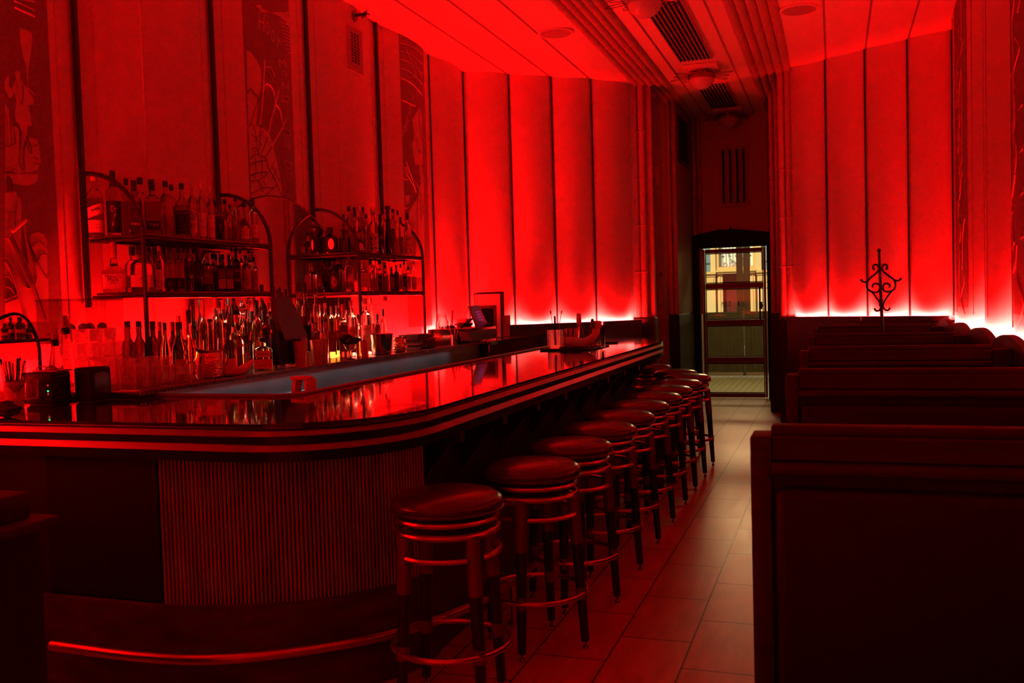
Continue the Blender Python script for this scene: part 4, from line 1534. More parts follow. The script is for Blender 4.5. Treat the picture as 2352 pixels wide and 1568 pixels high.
# --- right wall murals, seen almost edge-on
def right_x(Y):
    ys = [p[1] for p in RIGHT_G]
    for a, b in zip(ys[:-1], ys[1:]):
        if b <= Y <= a:
            t = (Y - b) / (a - b)
            return RX - SAG_L * (1 - (2 * t - 1) ** 2)
    return RX
for (y0, y1, lab) in ((8.53, 9.15, 'narrow carved mural strip on the right wall nearest the far corner'), (5.95, 6.55, 'carved mural strip on the right wall at the right edge of the photo')):
    root = thing('mural_panel', lab, 'mural', (RX - .05, (y0 + y1) / 2, 1.3), group='carved murals on the right wall')
    def mpr(Y, z, d):
        return Vector((right_x(Y) - 0.004 - d, Y, z))
    g = G()
    n = 10
    vs = [mpr(y0 + (y1 - y0) * k / n, z, 0) for z in (1.3, CEIL - .02) for k in range(n + 1)]
    g.add(vs, [(k, k + 1, n + 2 + k, n + 1 + k) for k in range(n)])
    g.build('ground', MURAL, root, smooth=30, recalc=False)
    rnd = random.Random(int(y0 * 10))
    g = G()
    for k in range(13):
        c = Vector((rnd.uniform(y0 + .15, y1 - .15), 1.45 + k * .19))
        L = rnd.uniform(.1, .3)
        pts = [(c.x + rnd.uniform(-.12, .12), c.y + L * (i - 1.5) * .6) for i in range(4)]
        stroke(g, box_clip(pts, y0 + .01, y1 - .01), mpr, .003, .009)
    if y0 > 8:
        stroke(g, [(y0 + .2, 3.3), (y0 + .32, 3.1), (y0 + .36, 2.7), (y0 + .3, 2.3), (y0 + .2, 2.7), (y0 + .2, 3.3)], mpr, .003, .009)
    else:
        for k in range(4):
            stroke(g, [(y0 + .05, 1.5 + k * .25), (y0 + .5, 1.7 + k * .25), (y0 + .1, 1.75 + k * .25)], mpr, .003, .010, smooth=False)
    g.build('carved_lines', MURAL_HI, root)
for y in (9.2, 9.55, 8.35, 7.4, 6.6):
    g = G()
    g.box(right_x(y) - .004, right_x(y) + .01, y - .004, y + .004, 1.25, CEIL)
    trim(g.build('trim', MURAL, smooth=0))
# edges of the flat fields on the left wall
for y in (2.95, 3.86, 4.12, 4.45, 5.05, 5.28, 6.2, 6.45, 6.7, 7.38, 7.62, 8.56):
    g = G()
    g.box(left_x(y) - .01, left_x(y) + .0035, y - .003, y + .003, 1.2, CEIL)
    trim(g.build('trim', mat('field_edge', (0.50, 0.32, 0.275), 0.6), smooth=0))
# ================================================================== SHELF UNITS, MIRROR
SH_Z = (1.862, 1.562)      # undersides of the glass shelves
SH_T = 0.012
for (y0, y1, lab) in ((4.0, 5.1667, 'left iron bottle rack with arched ends on poles from the ceiling'),
                      (6.3333, 7.5, 'right iron bottle rack with arched ends on poles from the ceiling')):
    r = thing('bottle_rack', lab, 'shelf', (-3.6, (y0 + y1) / 2, 1.1), group='arched bottle racks on the left wall')
    for yy in (y0, y1):
        G().tube([(LX + .025, yy, 1.50), (LX + .025, yy, CEIL)], .017, 10).build('wall_pole', SHELFM, r)
        g = G()
        xw, xf, zt, zs = LX + .03, -3.40, 2.21, 1.875
        pts = [(xw, yy, zt)] + [(xw + (xf - xw) * math.sin(t), yy, zs + (zt - zs) * math.cos(t)) for t in [PI / 2 * k / 10 for k in range(1, 11)]] + [(xf, yy, 1.5), (xf, yy, 1.102)]
        g.tube(pts, .0125, 10)
        g.build('arched_frame', SHELFM, r)
    for z in SH_Z:
        g = G()
        g.tube([(-3.40, y0, z - .012), (-3.40, y1, z - .012)], .012, 8)
        g.tube([(LX + .06, y0, z - .012), (-3.40, y0, z - .012)], .010, 8)
        g.tube([(LX + .06, y1, z - .012), (-3.40, y1, z - .012)], .010, 8)
        g.tube([(LX + .10, y0, z - .012), (LX + .10, y1, z - .012)], .010, 8)
        rb = g.build('shelf_rail', SHELFM, r)
        G().box(LX + .085, -3.395, y0 - .005, y1 + .005, z, z + SH_T, .002).build('glass_shelf', mat('smoked_shelf', (0.05, 0.03, 0.03), 0.08, coat=0.3), r)
mr = thing('round_mirror', 'large round wall mirror behind the bottles between the two racks', 'mirror', (-3.71, 5.75, 1.2))
g = G()
R, cy, cz = 1.05, 5.75, 1.2
a0 = math.asin((1.11 - cz) / R)
arcp = [(cy + R * math.cos(a), cz + R * math.sin(a)) for a in [a0 + (PI - 2 * a0) * k / 60 for k in range(61)]]
g.extrude([(-3.715, y, z) for y, z in arcp], (.008, 0, 0))
g.build('mirror_glass', MIRROR, mr, smooth=20)
g = G()
g.tube([(-3.709, y, z) for y, z in arcp], .006, 6)
g.build('rim', TRIMM, mr)

for (y0, y1, lab) in ((4.72, 5.18, 'low warm light panel glowing behind the bottles left of the dark screen'), (5.95, 6.75, 'low warm light panel glowing behind the bottles right of the dark screen')):
    t = thing('light_panel', lab, 'light', (-3.70, (y0 + y1) / 2, 1.10), group='warm light panels on the back counter')
    G().box(-3.706, -3.69, y0, y1, 1.101, 1.235, .003).build('case', BLACK, t)
    G().box(-3.69, -3.687, y0 + .01, y1 - .01, 1.11, 1.225).build('diffuser', mat('warm_diffuser', (0.8, 0.75, 0.6), 0.5, emit=((1.0, 0.86, 0.46), 2.2)), t, smooth=0)

# ================================================================== BOTTLES
def bottle_glass(name, low, high, level, rough=0.03):
    """Glass holding liquid of colour low up to level (fraction of the height), empty glass of colour high above."""
    m = mat(name, low, rough, trans=1.0, ior=1.4)
    nt = m.node_tree
    b = nt.nodes['Principled BSDF']
    tc = nt.nodes.new('ShaderNodeTexCoord')
    sp = nt.nodes.new('ShaderNodeSeparateXYZ')
    nt.links.new(tc.outputs['Generated'], sp.inputs[0])
    gt = nt.nodes.new('ShaderNodeMath'); gt.operation = 'GREATER_THAN'; gt.inputs[1].default_value = level
    nt.links.new(sp.outputs['Z'], gt.inputs[0])
    mx = nt.nodes.new('ShaderNodeMix'); mx.data_type = 'RGBA'
    mx.inputs['A'].default_value = (*low, 1)
    mx.inputs['B'].default_value = (*high, 1)
    nt.links.new(gt.outputs[0], mx.inputs['Factor'])
    nt.links.new(mx.outputs['Result'], b.inputs['Base Color'])
    return m


GA = bottle_glass('amber_full', (0.42, 0.10, 0.02), (0.9, 0.86, 0.82), .66)
GB = bottle_glass('amber_half', (0.50, 0.15, 0.03), (0.9, 0.86, 0.82), .42)
GD = bottle_glass('dark_spirit', (0.12, 0.02, 0.01), (0.55, 0.4, 0.35), .62)
GK = bottle_glass('clear_spirit', (0.86, 0.86, 0.84), (0.93, 0.93, 0.92), .6)
GY = bottle_glass('yellow_liqueur', (0.80, 0.70, 0.12), (0.93, 0.92, 0.85), .7)
GG = mat('green_bottle', (0.05, 0.20, 0.05), 0.03, trans=1.0, ior=1.4)
GN = mat('near_black_bottle', (0.02, 0.008, 0.006), 0.06, trans=0.5, ior=1.5)
GO = mat('opaque_black_bottle', (0.008, 0.006, 0.006), 0.15)
CAPB = mat('cap_black', (0.01, 0.008, 0.008), 0.4)
CAPR = mat('cap_red_wax', (0.45, 0.03, 0.03), 0.4)
CAPC = mat('cap_cork', (0.42, 0.26, 0.15), 0.7)
CAPS = mat('cap_silver', (0.6, 0.58, 0.56), 0.3, 0.9)
LW = mat('label_white', (0.66, 0.60, 0.54), 0.65)
LT = mat('label_tan', (0.45, 0.30, 0.18), 0.65)
LB_ = mat('label_black', (0.012, 0.010, 0.010), 0.5)
LR = mat('label_dark_red', (0.16, 0.02, 0.02), 0.6)
LP = mat('label_pink', (0.62, 0.24, 0.24), 0.6)
LO = mat('label_orange', (0.62, 0.26, 0.08), 0.6)
INKW = mat('ink_pale', (0.45, 0.32, 0.26), 0.6)

PROF = {   # (radius / half width, height fraction, squareness)
    'round': [(0, .004), (.9, 0), (1, .02), (1, .60), (.96, .66), (.80, .71), (.52, .745), (.38, .775), (.34, .80), (.34, .93)],
    'squat': [(0, .004), (.84, 0, .5), (.93, .03, .5), (1, .36, .5), (.93, .44, .4), (.6, .50, .1), (.34, .56, 0), (.27, .70, 0), (.25, .90, 0)],
    'square': [(0, .004), (.95, 0, .8), (1, .015, .8), (1, .60, .8), (.93, .66, .6), (.5, .71, .1), (.36, .74, 0), (.34, .93, 0)],
    'wine': [(0, .01), (.93, 0), (1, .02), (1, .58), (.9, .65), (.58, .71), (.42, .76), (.40, .98)],
    'burgundy': [(0, .01), (.93, 0), (1, .02), (1, .48), (.88, .58), (.62, .68), (.42, .76), (.36, .98)],
    'tall': [(0, .004), (.92, 0), (1, .015), (1, .66), (.92, .715), (.65, .76), (.46, .80), (.43, .95)],
    'cognac': [(0, .01), (.6, 0), (.9, .05), (1, .20), (.98, .36), (.7, .50), (.36, .58), (.28, .66), (.27, .94)],
    'flask': [(0, .004), (.9, 0, .7), (1, .02, .7), (1, .56, .7), (.9, .64, .5), (.5, .70, .1), (.32, .76, 0), (.30, .93, 0)],
    'jug': [(0, .004), (.92, 0, .3), (1, .03, .3), (1, .50, .3), (.93, .60, .3), (.6, .68, .1), (.26, .71, 0), (.25, .88, 0)],
    'slender': [(0, .01), (.9, 0), (1, .02), (.95, .35), (.7, .55), (.5, .75), (.42, .97)],
}


def interp(prof, z):
    for a, b in zip(prof[:-1], prof[1:]):
        if a[1] <= z <= b[1] and b[1] > a[1]:
            t = (z - a[1]) / (b[1] - a[1])
            return a[0] + (b[0] - a[0]) * t, ((a[2] if len(a) > 2 else 0) * (1 - t) + (b[2] if len(b) > 2 else 0) * t)
    return prof[-1][0], 0


def make_bottle(kind, w, h, glass, cap, caph=.07, capr=1.12, labels=(), dy=1.0, ball=False, neck=None):
    """Template at the origin, front towards -Y; returns root."""
    t = thing('bottle', 'x', 'bottle')
    r = w / 2
    P = PROF[kind]
    g = G()
    g.lathe([(p[0] * r, p[1] * h, p[2] if len(p) > 2 else 0.0) for p in P], 28, dy=dy)
    g.build('glass_body', glass, t, smooth=40)
    rn = P[-1][0] * r
    zt = P[-1][1] * h
    g = G()
    if ball:
        g.sphere((0, 0, zt + r * .55), r * .62, 14)
        g.lathe([(rn * .8, zt - .01), (rn * .8, zt + .01)], 14)
    else:
        c = rn * capr
        z0 = zt - caph * h * .55
        z1 = h
        g.lathe([(c, z0), (c * 1.03, z0 + .003), (c * 1.03, z1 - .004), (c * .92, z1)], 20)
    g.build('stopper' if ball else 'cap', cap, t, smooth=40)
    if neck:
        z0, z1, nm = neck
        g = G()
        ra, _ = interp(P, z0)
        rb, _ = interp(P, z1)
        g.lathe([(ra * r + .0008, z0 * h), (rb * r + .0008, z1 * h)], 20, caps=False)
        g.build('neck_label', nm, t, smooth=40)
    for lb in labels:
        z0, z1, half, lm, texts = lb[:5]
        im = lb[5] if len(lb) > 5 else INK
        skew = lb[6] if len(lb) > 6 else 0.0
        g = G()
        oval = half < 0
        half = math.radians(abs(half))
        nseg, ns = (14, 12) if oval else (12, 4)
        vs, fs = [], []
        for i in range(ns + 1):
            zf = z0 + (z1 - z0) * i / ns
            rr, sq = interp(P, zf)
            rr = rr * r + .0009
            e = 2 + 8 * sq
            d = 1 + (dy - 1) * min(1, sq * 1.5)
            hw = half * math.sqrt(max(0.0004, 1 - (2 * i / ns - 1) ** 2)) if oval else half
            for k in range(nseg + 1):
                a = -PI / 2 - hw + 2 * hw * k / nseg
                ca, sa = math.cos(a), math.sin(a)
                q = (abs(ca) ** e + abs(sa) ** e) ** (-1 / e)
                vs.append((rr * q * ca, (rr * q * sa - (0.0 if sq == 0 else .0006)) * d, zf * h + skew * math.sin(a + PI / 2) * r))
        for i in range(ns):
            for k in range(nseg):
                o = i * (nseg + 1) + k
                fs.append((o, o + 1, o + nseg + 2, o + nseg + 1))
        g.add(vs, fs)
        rr, sq = interp(P, (z0 + z1) / 2)
        g.mi = 1
        for tx in texts:
            s, zc, tw, th = tx[:4]
            vert = len(tx) > 4 and tx[4]

            def pl(u, v, zc=zc, vert=vert, sq=sq, rr=rr):
                if vert:
                    u, v = -v, u
                zz = zc * h + v
                rl, sq_ = interp(P, min(max(zz / h, z0), z1))
                R2 = rl * r + .0018
                if sq > .3:
                    return (u, -R2 * (1 + (dy - 1) * min(1, sq * 1.5)) - .0006, zz)
                a = -PI / 2 + u / R2
                return (R2 * math.cos(a), R2 * math.sin(a), zz + skew * math.sin(u / R2) * r)
            if s == 'O':       # ring emblem
                ring = [pl(tw / 2 * math.cos(b), tw / 2 * math.sin(b)) for b in [2 * PI * k / 24 for k in range(24)]]
                g.tube(ring, .0012, 4, closed=True)
                g.tube([pl(tw / 3.4 * math.cos(b), tw / 3.4 * math.sin(b)) for b in [2 * PI * k / 24 for k in range(24)]], .0008, 4, closed=True)
            else:
                g.text(s, w=tw * r * 2 if not vert else tw * h, h=th, place=pl)
        g.build('label', [lm, im], t, smooth=40, recalc=False)
    return t


TPL = {}


def T(key, desc, *a, **k):
    TPL[key] = dict(desc=desc, args=a, kw=k, root=None, w=a[1], h=a[2])


T('scotch', 'amber bottle with slanted pale label', 'round', .085, .30, GA, CAPC, labels=[(.33, .50, 62, LW, [('~~~', .43, .5, .016)], INK, .35), (.06, .26, 62, LW, [('- - -', .19, .5, .002), ('- - -', .14, .6, .002)])])
T('tallblack', 'tall bottle with large black label', 'round', .075, .31, GK, CAPB, caph=.10, labels=[(.06, .54, 70, LB_, [('Or', .42, .4, .03), ('/', .26, .3, .06)], INKW)], neck=(.76, .9, LB_))
T('amber', 'plain amber bottle with black cap', 'round', .08, .28, GA, CAPB)
T('amberw', 'amber bottle with small white label', 'round', .08, .28, GB, CAPB, labels=[(.12, .42, 50, LW, [('- - -', .34, .5, .002), ('- - -', .25, .6, .002), ('- - -', .19, .6, .002)])])
T('stripe', 'amber bottle with dark striped neck', 'square', .085, .29, GA, CAPB, caph=.06, neck=(.80, .92, LB_), labels=[(.10, .26, 40, LB_, [('TIN', .19, .55, .014)], LW)], dy=.9)
T('clearcap', 'clear bottle with black cap', 'round', .085, .28, GB, CAPB)
T('flaskblack', 'shouldered bottle with black apron label', 'flask', .09, .27, GA, CAPB, labels=[(.08, .50, 52, LB_, [("BASIL HAYDEN'S", .46, .85, .008), ('- - -', .22, .5, .002), ('- - -', .16, .5, .002)], INKW)], dy=.6)
T('highw', 'clear bottle with bold lettered white label', 'round', .075, .27, GK, CAPC, labels=[(.10, .50, 55, LW, [('HIGH', .45, .8, .018), ('WEST', .37, .8, .018), ('#', .24, .5, .02)])])
T('whitelab', 'clear bottle with tall white label', 'round', .08, .27, GK, CAPS, labels=[(.06, .48, 58, LW, [('o', .43, .15, .012), ('- - -', .34, .5, .002), ('* * *', .22, .6, .010)])])
T('darkcap', 'dark bottle with broad black cap', 'square', .08, .22, GD, CAPB, caph=.14, capr=1.4, labels=[(.15, .5, 35, LB_, [('O', .35, .02, .02)], INKW)], dy=.9)
T('darkplain', 'dark bottle with black cap', 'round', .08, .24, GD, CAPB, caph=.1)
T('roundshoulder', 'round shouldered bottle with pale square label', 'cognac', .09, .22, GA, CAPB, caph=.12, capr=1.3, labels=[(.10, .36, 50, LW, [('- - -', .28, .5, .002), ('- - -', .2, .5, .002)])])
T('tallcap', 'bottle with tall black capsule and white label', 'round', .075, .26, GB, CAPB, caph=.2, labels=[(.12, .42, 55, LW, [('T', .34, .2, .014), ('- - -', .24, .6, .002), ('|||||', .13, .8, .012)])])
T('maker', 'squat bottle with cream label and wax neck', 'squat', .125, .25, GA, CAPR, caph=.42, capr=1.1, labels=[(.08, .36, 46, LW, [("Maker's", .32, .62, .017), ('Mark', .255, .45, .017), ('WHISKY', .19, .35, .006)])])
T('whiskey', 'wide clear jug with arched whiskey label', 'jug', .11, .23, GB, CAPB, caph=.14, capr=1.5, labels=[(.10, .36, 55, LW, [('WHISKEY', .28, .85, .016), ('- - -', .2, .6, .002)])])
T('knob', 'square bottle with upright lettered tan label', 'flask', .075, .24, GD, CAPB, caph=.16, capr=1.35, labels=[(.30, .68, 48, LT, [('KNOB CREEK', .49, .34, .013, True)]), (.06, .28, 48, LB_, [('C', .17, .35, .02)], INKW)], dy=.6)
T('darksq', 'dark rectangular bottle', 'square', .07, .24, GO, CAPB, caph=.14)
T('scriptneck', 'short bottle with thin script label', 'square', .09, .20, GD, CAPC, caph=.1, labels=[(.2, .55, 45, LR, [('~~~', .42, .6, .012), ('- - -', .30, .5, .002)], INKW)], dy=.9)
T('twolabel', 'dark square bottle with two stacked tan labels', 'square', .065, .20, GO, CAPB, caph=.16, labels=[(.08, .34, 42, LT, [('- - -', .27, .4, .002), ('- - -', .18, .4, .002)]), (.38, .60, 42, LR, [('- - -', .5, .4, .002)], INKW)])
T('lyon', 'dark bottle with pale script and year', 'square', .075, .25, GO, CAPB, caph=.12, labels=[(.16, .6, 44, LB_, [('Lyon', .46, .6, .022), ('1883', .26, .6, .012)], LW)])
T('emblem', 'bottle with large round emblem label', 'round', .09, .20, GB, CAPB, caph=.12, labels=[(.08, .60, 62, LT, [('O', .33, .062, .06), ('original', .33, .4, .009)])])
T('woody', 'clear bottle with bold dark printed label', 'round', .085, .26, GK, CAPC, labels=[(.08, .50, 58, LR, [('WOODY', .45, .78, .016), ('CREEK', .37, .78, .016), ('DISTILLERS', .30, .7, .007), ('[        ]', .17, .8, .020)], LW)])
T('oval', 'broad black jug bottle with pale oval label', 'jug', .13, .20, GO, CAPB, caph=.2, capr=1.7, labels=[(.12, .56, -22, LW, [('- - -', .36, .24, .002)])])
T('oval2', 'round bulb bottle with small oval label', 'cognac', .11, .17, GA, CAPB, caph=.1, labels=[(.10, .42, -24, LW, [('- - -', .28, .24, .002)])])
T('ball', 'patterned bottle with round ball stopper', 'tall', .09, .26, GK, CAPS, ball=True, labels=[(.05, .50, 75, LP, [('~ ~', .38, .7, .02), ('* ~ *', .25, .7, .02), ('~ ~', .14, .7, .016)])])
T('seven', 'dark bottle with roman numeral', 'wine', .07, .28, GN, CAPB, labels=[(.25, .5, 50, LB_, [('VII', .42, .5, .022)], LP)])
T('tallslim', 'tall slender near-black bottle with knob stopper', 'slender', .065, .33, GN, CAPB, capr=1.7, caph=.06)
T('talltint', 'tall tinted bottle', 'tall', .075, .31, GD, CAPB, caph=.05)
T('script', 'bottle with upright script on white label', 'round', .075, .25, GK, CAPB, caph=.18, labels=[(.06, .52, 60, LW, [('~~~', .30, .4, .018, True)])])
T('frais', 'clear bottle with white label and dark blot', 'round', .08, .28, GK, CAPB, caph=.16, labels=[(.05, .50, 60, LW, [('# #', .40, .5, .020), ('ORO', .26, .6, .010), ('[ ]', .13, .7, .026)])])
T('circle', 'near-black round shouldered bottle with ring emblem', 'round', .10, .23, GO, CAPB, labels=[(.12, .52, 60, LB_, [('O', .32, .056, .05), ('- - -', .32, .3, .002)], LP)])
T('box', 'broad clear bottle with large pale label', 'square', .12, .20, GK, CAPC, labels=[(.14, .62, 44, LP, [('- - -', .52, .3, .002), ('- - -', .38, .7, .003)])], dy=.7)
T('royal', 'dark bottle with upright pale lettering', 'square', .06, .20, GO, CAPB, caph=.14, labels=[(.1, .6, 42, LR, [('ROYAL', .4, .35, .014, True)], LW)])
T('frames', 'clear bottle etched with twin frames', 'square', .09, .19, GK, CAPB, caph=.12, labels=[(.1, .6, 42, LP, [('0 0', .42, .6, .026), ('-- --', .24, .6, .003)])])
T('winedark', 'dark wine bottle', 'wine', .075, .29, GN, CAPB, caph=.2, labels=[(.12, .33, 40, LP, [('- - -', .24, .4, .002)])])
T('winefoil', 'dark wine bottle with red foil neck', 'wine', .072, .29, GN, LR, caph=.26)
T('burgundy', 'sloping dark bottle with square pale label', 'burgundy', .09, .30, GG, CAPB, caph=.2, labels=[(.10, .36, 42, LT, [('- - -', .28, .4, .002), ('- - -', .2, .6, .003)])])
T('green', 'green glass bottle', 'burgundy', .085, .28, GG, CAPB, caph=.16, labels=[(.12, .34, 45, LP, [('- - -', .22, .3, .002)])])
T('brandy', 'dark round-bodied brandy bottle', 'cognac', .10, .26, GD, CAPB, caph=.26)
T('yellow', 'yellow liqueur bottle with black cap', 'round', .075, .27, GY, CAPB, caph=.2)
T('yellowred', 'yellow bottle with red capsule', 'round', .075, .29, GY, CAPR, caph=.28)
T('clearlab', 'clear bottle with framed square label', 'round', .085, .29, GK, CAPR, caph=.1, labels=[(.08, .30, 55, LW, [('O', .19, .022, .02), ('[  ]', .19, .6, .03)])])
T('crystal', 'clear heavy bottle with crystal dome stopper', 'round', .09, .26, GY, GLASSC, ball=True)
T('shield', 'dark brown bottle with shield label', 'round', .09, .25, GN, CAPB, caph=.18, labels=[(.10, .34, 32, LP, [('I', .22, .06, .02)])])
T('botanic', 'clear bottle with pale botanical label', 'round', .10, .28, GK, CAPS, labels=[(.06, .52, 66, LW, [('~~~', .45, .6, .016), ('o', .28, .25, .03), ('~', .12, .6, .012)], LT)])
T('pinklab', 'clear bottle with broad pink label', 'square', .095, .25, GK, CAPB, labels=[(.06, .58, 44, LP, [('PL', .42, .4, .018)])], dy=.8)
T('chartreuse', 'green liqueur bottle with red and tan label', 'square', .08, .26, GY, CAPB, caph=.12, labels=[(.10, .44, 44, LR, [('CHAR', .37, .7, .012), ('[ ] [ ]', .22, .75, .03)], LT)], dy=.9)
T('redlab', 'bottle with dark red label', 'square', .08, .27, GD, CAPR, caph=.12, labels=[(.1, .6, 44, LR, [('~~~', .45, .6, .014), ('~', .22, .3, .02)], LP)])
T('bluecap', 'clear bottle with dark banded capsule', 'round', .085, .28, GK, CAPB, caph=.26, labels=[(.1, .48, 50, LP, [('- - -', .35, .4, .002)])])
T('squaredec', 'broad square whisky decanter with orange label', 'square', .15, .22, GB, CAPB, caph=.1, labels=[(.05, .34, 44, LO, [('BLACK', .15, .4, .010)]), (.40, .60, 40, LW, [('~~~', .5, .6, .008)])], dy=.8)
T('smallgreen', 'small bottle with green and white label', 'round', .05, .24, GG, CAPB, caph=.1, labels=[(.3, .66, 60, LW, [('- - -', .5, .6, .002)])])
T('pale', 'clear bottle with pink lower label', 'round', .09, .28, GK, CAPC, labels=[(.3, .52, 62, LP, [('=', .4, .5, .01)])])
T('bitters', 'small dark dropper bottle', 'round', .045, .12, GN, CAPB, caph=.2, capr=1.3, labels=[(.3, .46, 60, LW, [('- - -', .38, .7, .002)])])

PLACED = []     # (shelf key, x, y, r)


def seat_spot(key, px, rows, Z, r):
    """First depth row where a body of radius r stands clear of its neighbours."""
    best = None
    lim = {'A': (4.0, 5.1667), 'B': (4.0, 5.1667), 'C': (6.3333, 7.5), 'D': (6.3333, 7.5)}.get(key)
    if lim:
        rows = list(rows) + [-3.475, -3.52, -3.57, -3.61, -3.65, -3.68, -3.71]
    for X in rows:
        p = along_x(px, X, Z)
        if lim and not (lim[0] + min(r, .008) <= p.y <= lim[1] - min(r, .034)):
            continue
        gap = min([math.hypot(p.x - q[1], p.y - q[2]) - q[3] - r for q in PLACED if q[0] == key] or [1])
        if gap > .0015:
            return p, r
        if best is None or gap > best[0]:
            best = (gap, p)
    if best is None:
        return None, 0
    gap, p = best
    r2 = r + gap - .0015
    if r2 > .017:
        return p, r2
    return None, 0


DROPPED = []


def put_bottle(key, Z, tk, px, top, wpx, rows, label, group, rz=None, X=None):
    t = TPL[tk]
    X0 = rows[0]
    p0 = along_x(px, X0, Z)
    dist = (Vector((X0, p0.y, Z)) - Vector((0, 0, EYE))).dot(CF)
    r = wpx * dist / F_PX / 2
    p, r = seat_spot(key, px, rows, Z, r)
    if p is None:
        DROPPED.append((tk, px))
        return None
    hh = atx(px, top, p.x).z - Z
    if t['root'] is None:
        t['root'] = make_bottle(*t['args'], **t['kw'])
        o = t['root']
        o.location = (p.x, p.y, Z)
        fresh = True
    else:
        o = copy_tree(t['root'], (p.x, p.y, Z))
    o.scale = (2 * r / t['w'], 2 * r / t['w'], hh / t['h'])
    if rz is None:
        d = Vector((0, 0)) - Vector((p.x, p.y))
        rz = math.atan2(d.y, d.x) + PI / 2 + random.uniform(-.12, .28)
    o.rotation_euler = (0, 0, rz)
    o['label'] = label
    o['group'] = group
    PLACED.append((key, p.x, p.y, r))
    return o


NTH = ['leftmost', 'second', 'third', 'fourth', 'fifth', 'sixth', 'seventh', 'eighth', 'ninth', 'tenth', 'eleventh', 'twelfth', 'thirteenth', 'fourteenth',
       'fifteenth', 'sixteenth', 'seventeenth', 'eighteenth', 'nineteenth', 'twentieth', 'twenty-first', 'twenty-second', 'twenty-third', 'twenty-fourth',
       'twenty-fifth', 'twenty-sixth', 'twenty-seventh', 'twenty-eighth', 'twenty-ninth', 'thirtieth', 'thirty-first', 'thirty-second', 'thirty-third', 'thirty-fourth']


def shelf_of_bottles(key, Z, items, rows, where, group):
    ok = []
    for it in items:
        o = put_bottle(key, Z, it[0], it[1], it[2], it[3], [it[4]] + rows if len(it) > 4 else rows, 'x', group)
        if o:
            ok.append((it[1], it[0], o))
    ok.sort(key=lambda e: e[0])
    for i, (px, tk, o) in enumerate(ok):
        o['label'] = '%s, %s on %s' % (TPL[tk]['desc'], NTH[i] if i == 0 else NTH[i] + ' from left', where)


c2 = lambda k, x, y, w, *a: (k, 180 + x / 4.9, 380 + y / 4.9, w / 4.9) + a
ROWS = [-3.475, -3.66, -3.57]
shelf_of_bottles('A', SH_Z[0] + SH_T, [
    c2('scotch', 205, 105, 190), c2('tallblack', 415, 66, 165), c2('amber', 565, 152, 125), c2('stripe', 648, 172, 150, -3.64), c2('clearcap', 722, 142, 165),
    c2('stripe', 850, 163, 178), c2('clearcap', 1003, 180, 150), c2('amber', 1072, 220, 110, -3.64), c2('flaskblack', 1185, 205, 160), c2('whitelab', 1205, 225, 90, -3.70),
    c2('highw', 1300, 205, 110), c2('whitelab', 1400, 207, 105), c2('whitelab', 1500, 250, 95), c2('darkcap', 1560, 395, 90, -3.64), c2('darkcap', 1605, 370, 90),
    c2('amberw', 1665, 382, 110, -3.66), c2('clearcap', 1720, 440, 70), c2('clearcap', 1785, 352, 90, -3.66), c2('emblem', 1800, 480, 85), c2('roundshoulder', 1880, 415, 130),
    c2('tallcap', 1985, 368, 100), c2('tallcap', 2030, 445, 85, -3.68), c2('whitelab', 2092, 470, 80)], ROWS, "left rack's top shelf", "bottles on the left rack's top shelf")
shelf_of_bottles('B', SH_Z[1] + SH_T, [
    c2('maker', 415, 862, 268), c2('whiskey', 625, 912, 170, -3.64), c2('whiskey', 722, 905, 235), c2('darkplain', 815, 905, 90, -3.66), c2('whitelab', 925, 905, 95), c2('knob', 1040, 905, 105),
    c2('darkcap', 880, 930, 80, -3.7), c2('knob', 1148, 905, 105), c2('stripe', 985, 905, 90, -3.66), c2('darkplain', 1250, 925, 92), c2('darksq', 1352, 932, 98), c2('amber', 1205, 925, 80, -3.66), c2('amber', 1315, 935, 80, -3.66),
    c2('scriptneck', 1465, 985, 120), c2('darkcap', 1530, 990, 90, -3.66), c2('twolabel', 1618, 1005, 82), c2('twolabel', 1710, 1000, 80), c2('darkcap', 1640, 1000, 80, -3.68), c2('lyon', 1790, 915, 85),
    c2('clearcap', 1745, 915, 80, -3.66), c2('emblem', 1898, 1010, 108), c2('clearcap', 1840, 935, 75, -3.66), c2('darkplain', 1935, 930, 80, -3.67), c2('emblem', 1990, 1030, 90, -3.52), c2('woody', 2055, 945, 140)], ROWS,
    "left rack's lower shelf", "bottles on the left rack's lower shelf")
c5 = lambda k, x, y, w, *a: (k, 640 + x / 6.03, 440 + y / 6.03, w / 6.03) + a
ROWS2 = [-3.475, -3.66, -3.57]
shelf_of_bottles('C', SH_Z[0] + SH_T, [
    c5('oval', 500, 530, 150, -3.6), c5('oval', 718, 495, 215), c5('oval', 920, 500, 160), c5('amber', 915, 320, 90, -3.68), c5('oval2', 1130, 530, 170), c5('clearcap', 992, 205, 120, -3.66), c5('stripe', 1075, 222, 100, -3.7),
    c5('whitelab', 1142, 200, 130, -3.6), c5('darkplain', 1192, 215, 80, -3.7), c5('amber', 1230, 315, 95), c5('ball', 1325, 300, 130), c5('seven', 1420, 318, 95), c5('clearcap', 1465, 250, 80, -3.68),
    c5('tallslim', 1530, 205, 105), c5('talltint', 1605, 245, 95, -3.56), c5('clearcap', 1668, 262, 70, -3.7), c5('script', 1705, 355, 90), c5('frais', 1800, 298, 110), c5('whitelab', 1880, 545, 80)], ROWS2,
    "right rack's top shelf", "bottles on the right rack's top shelf")
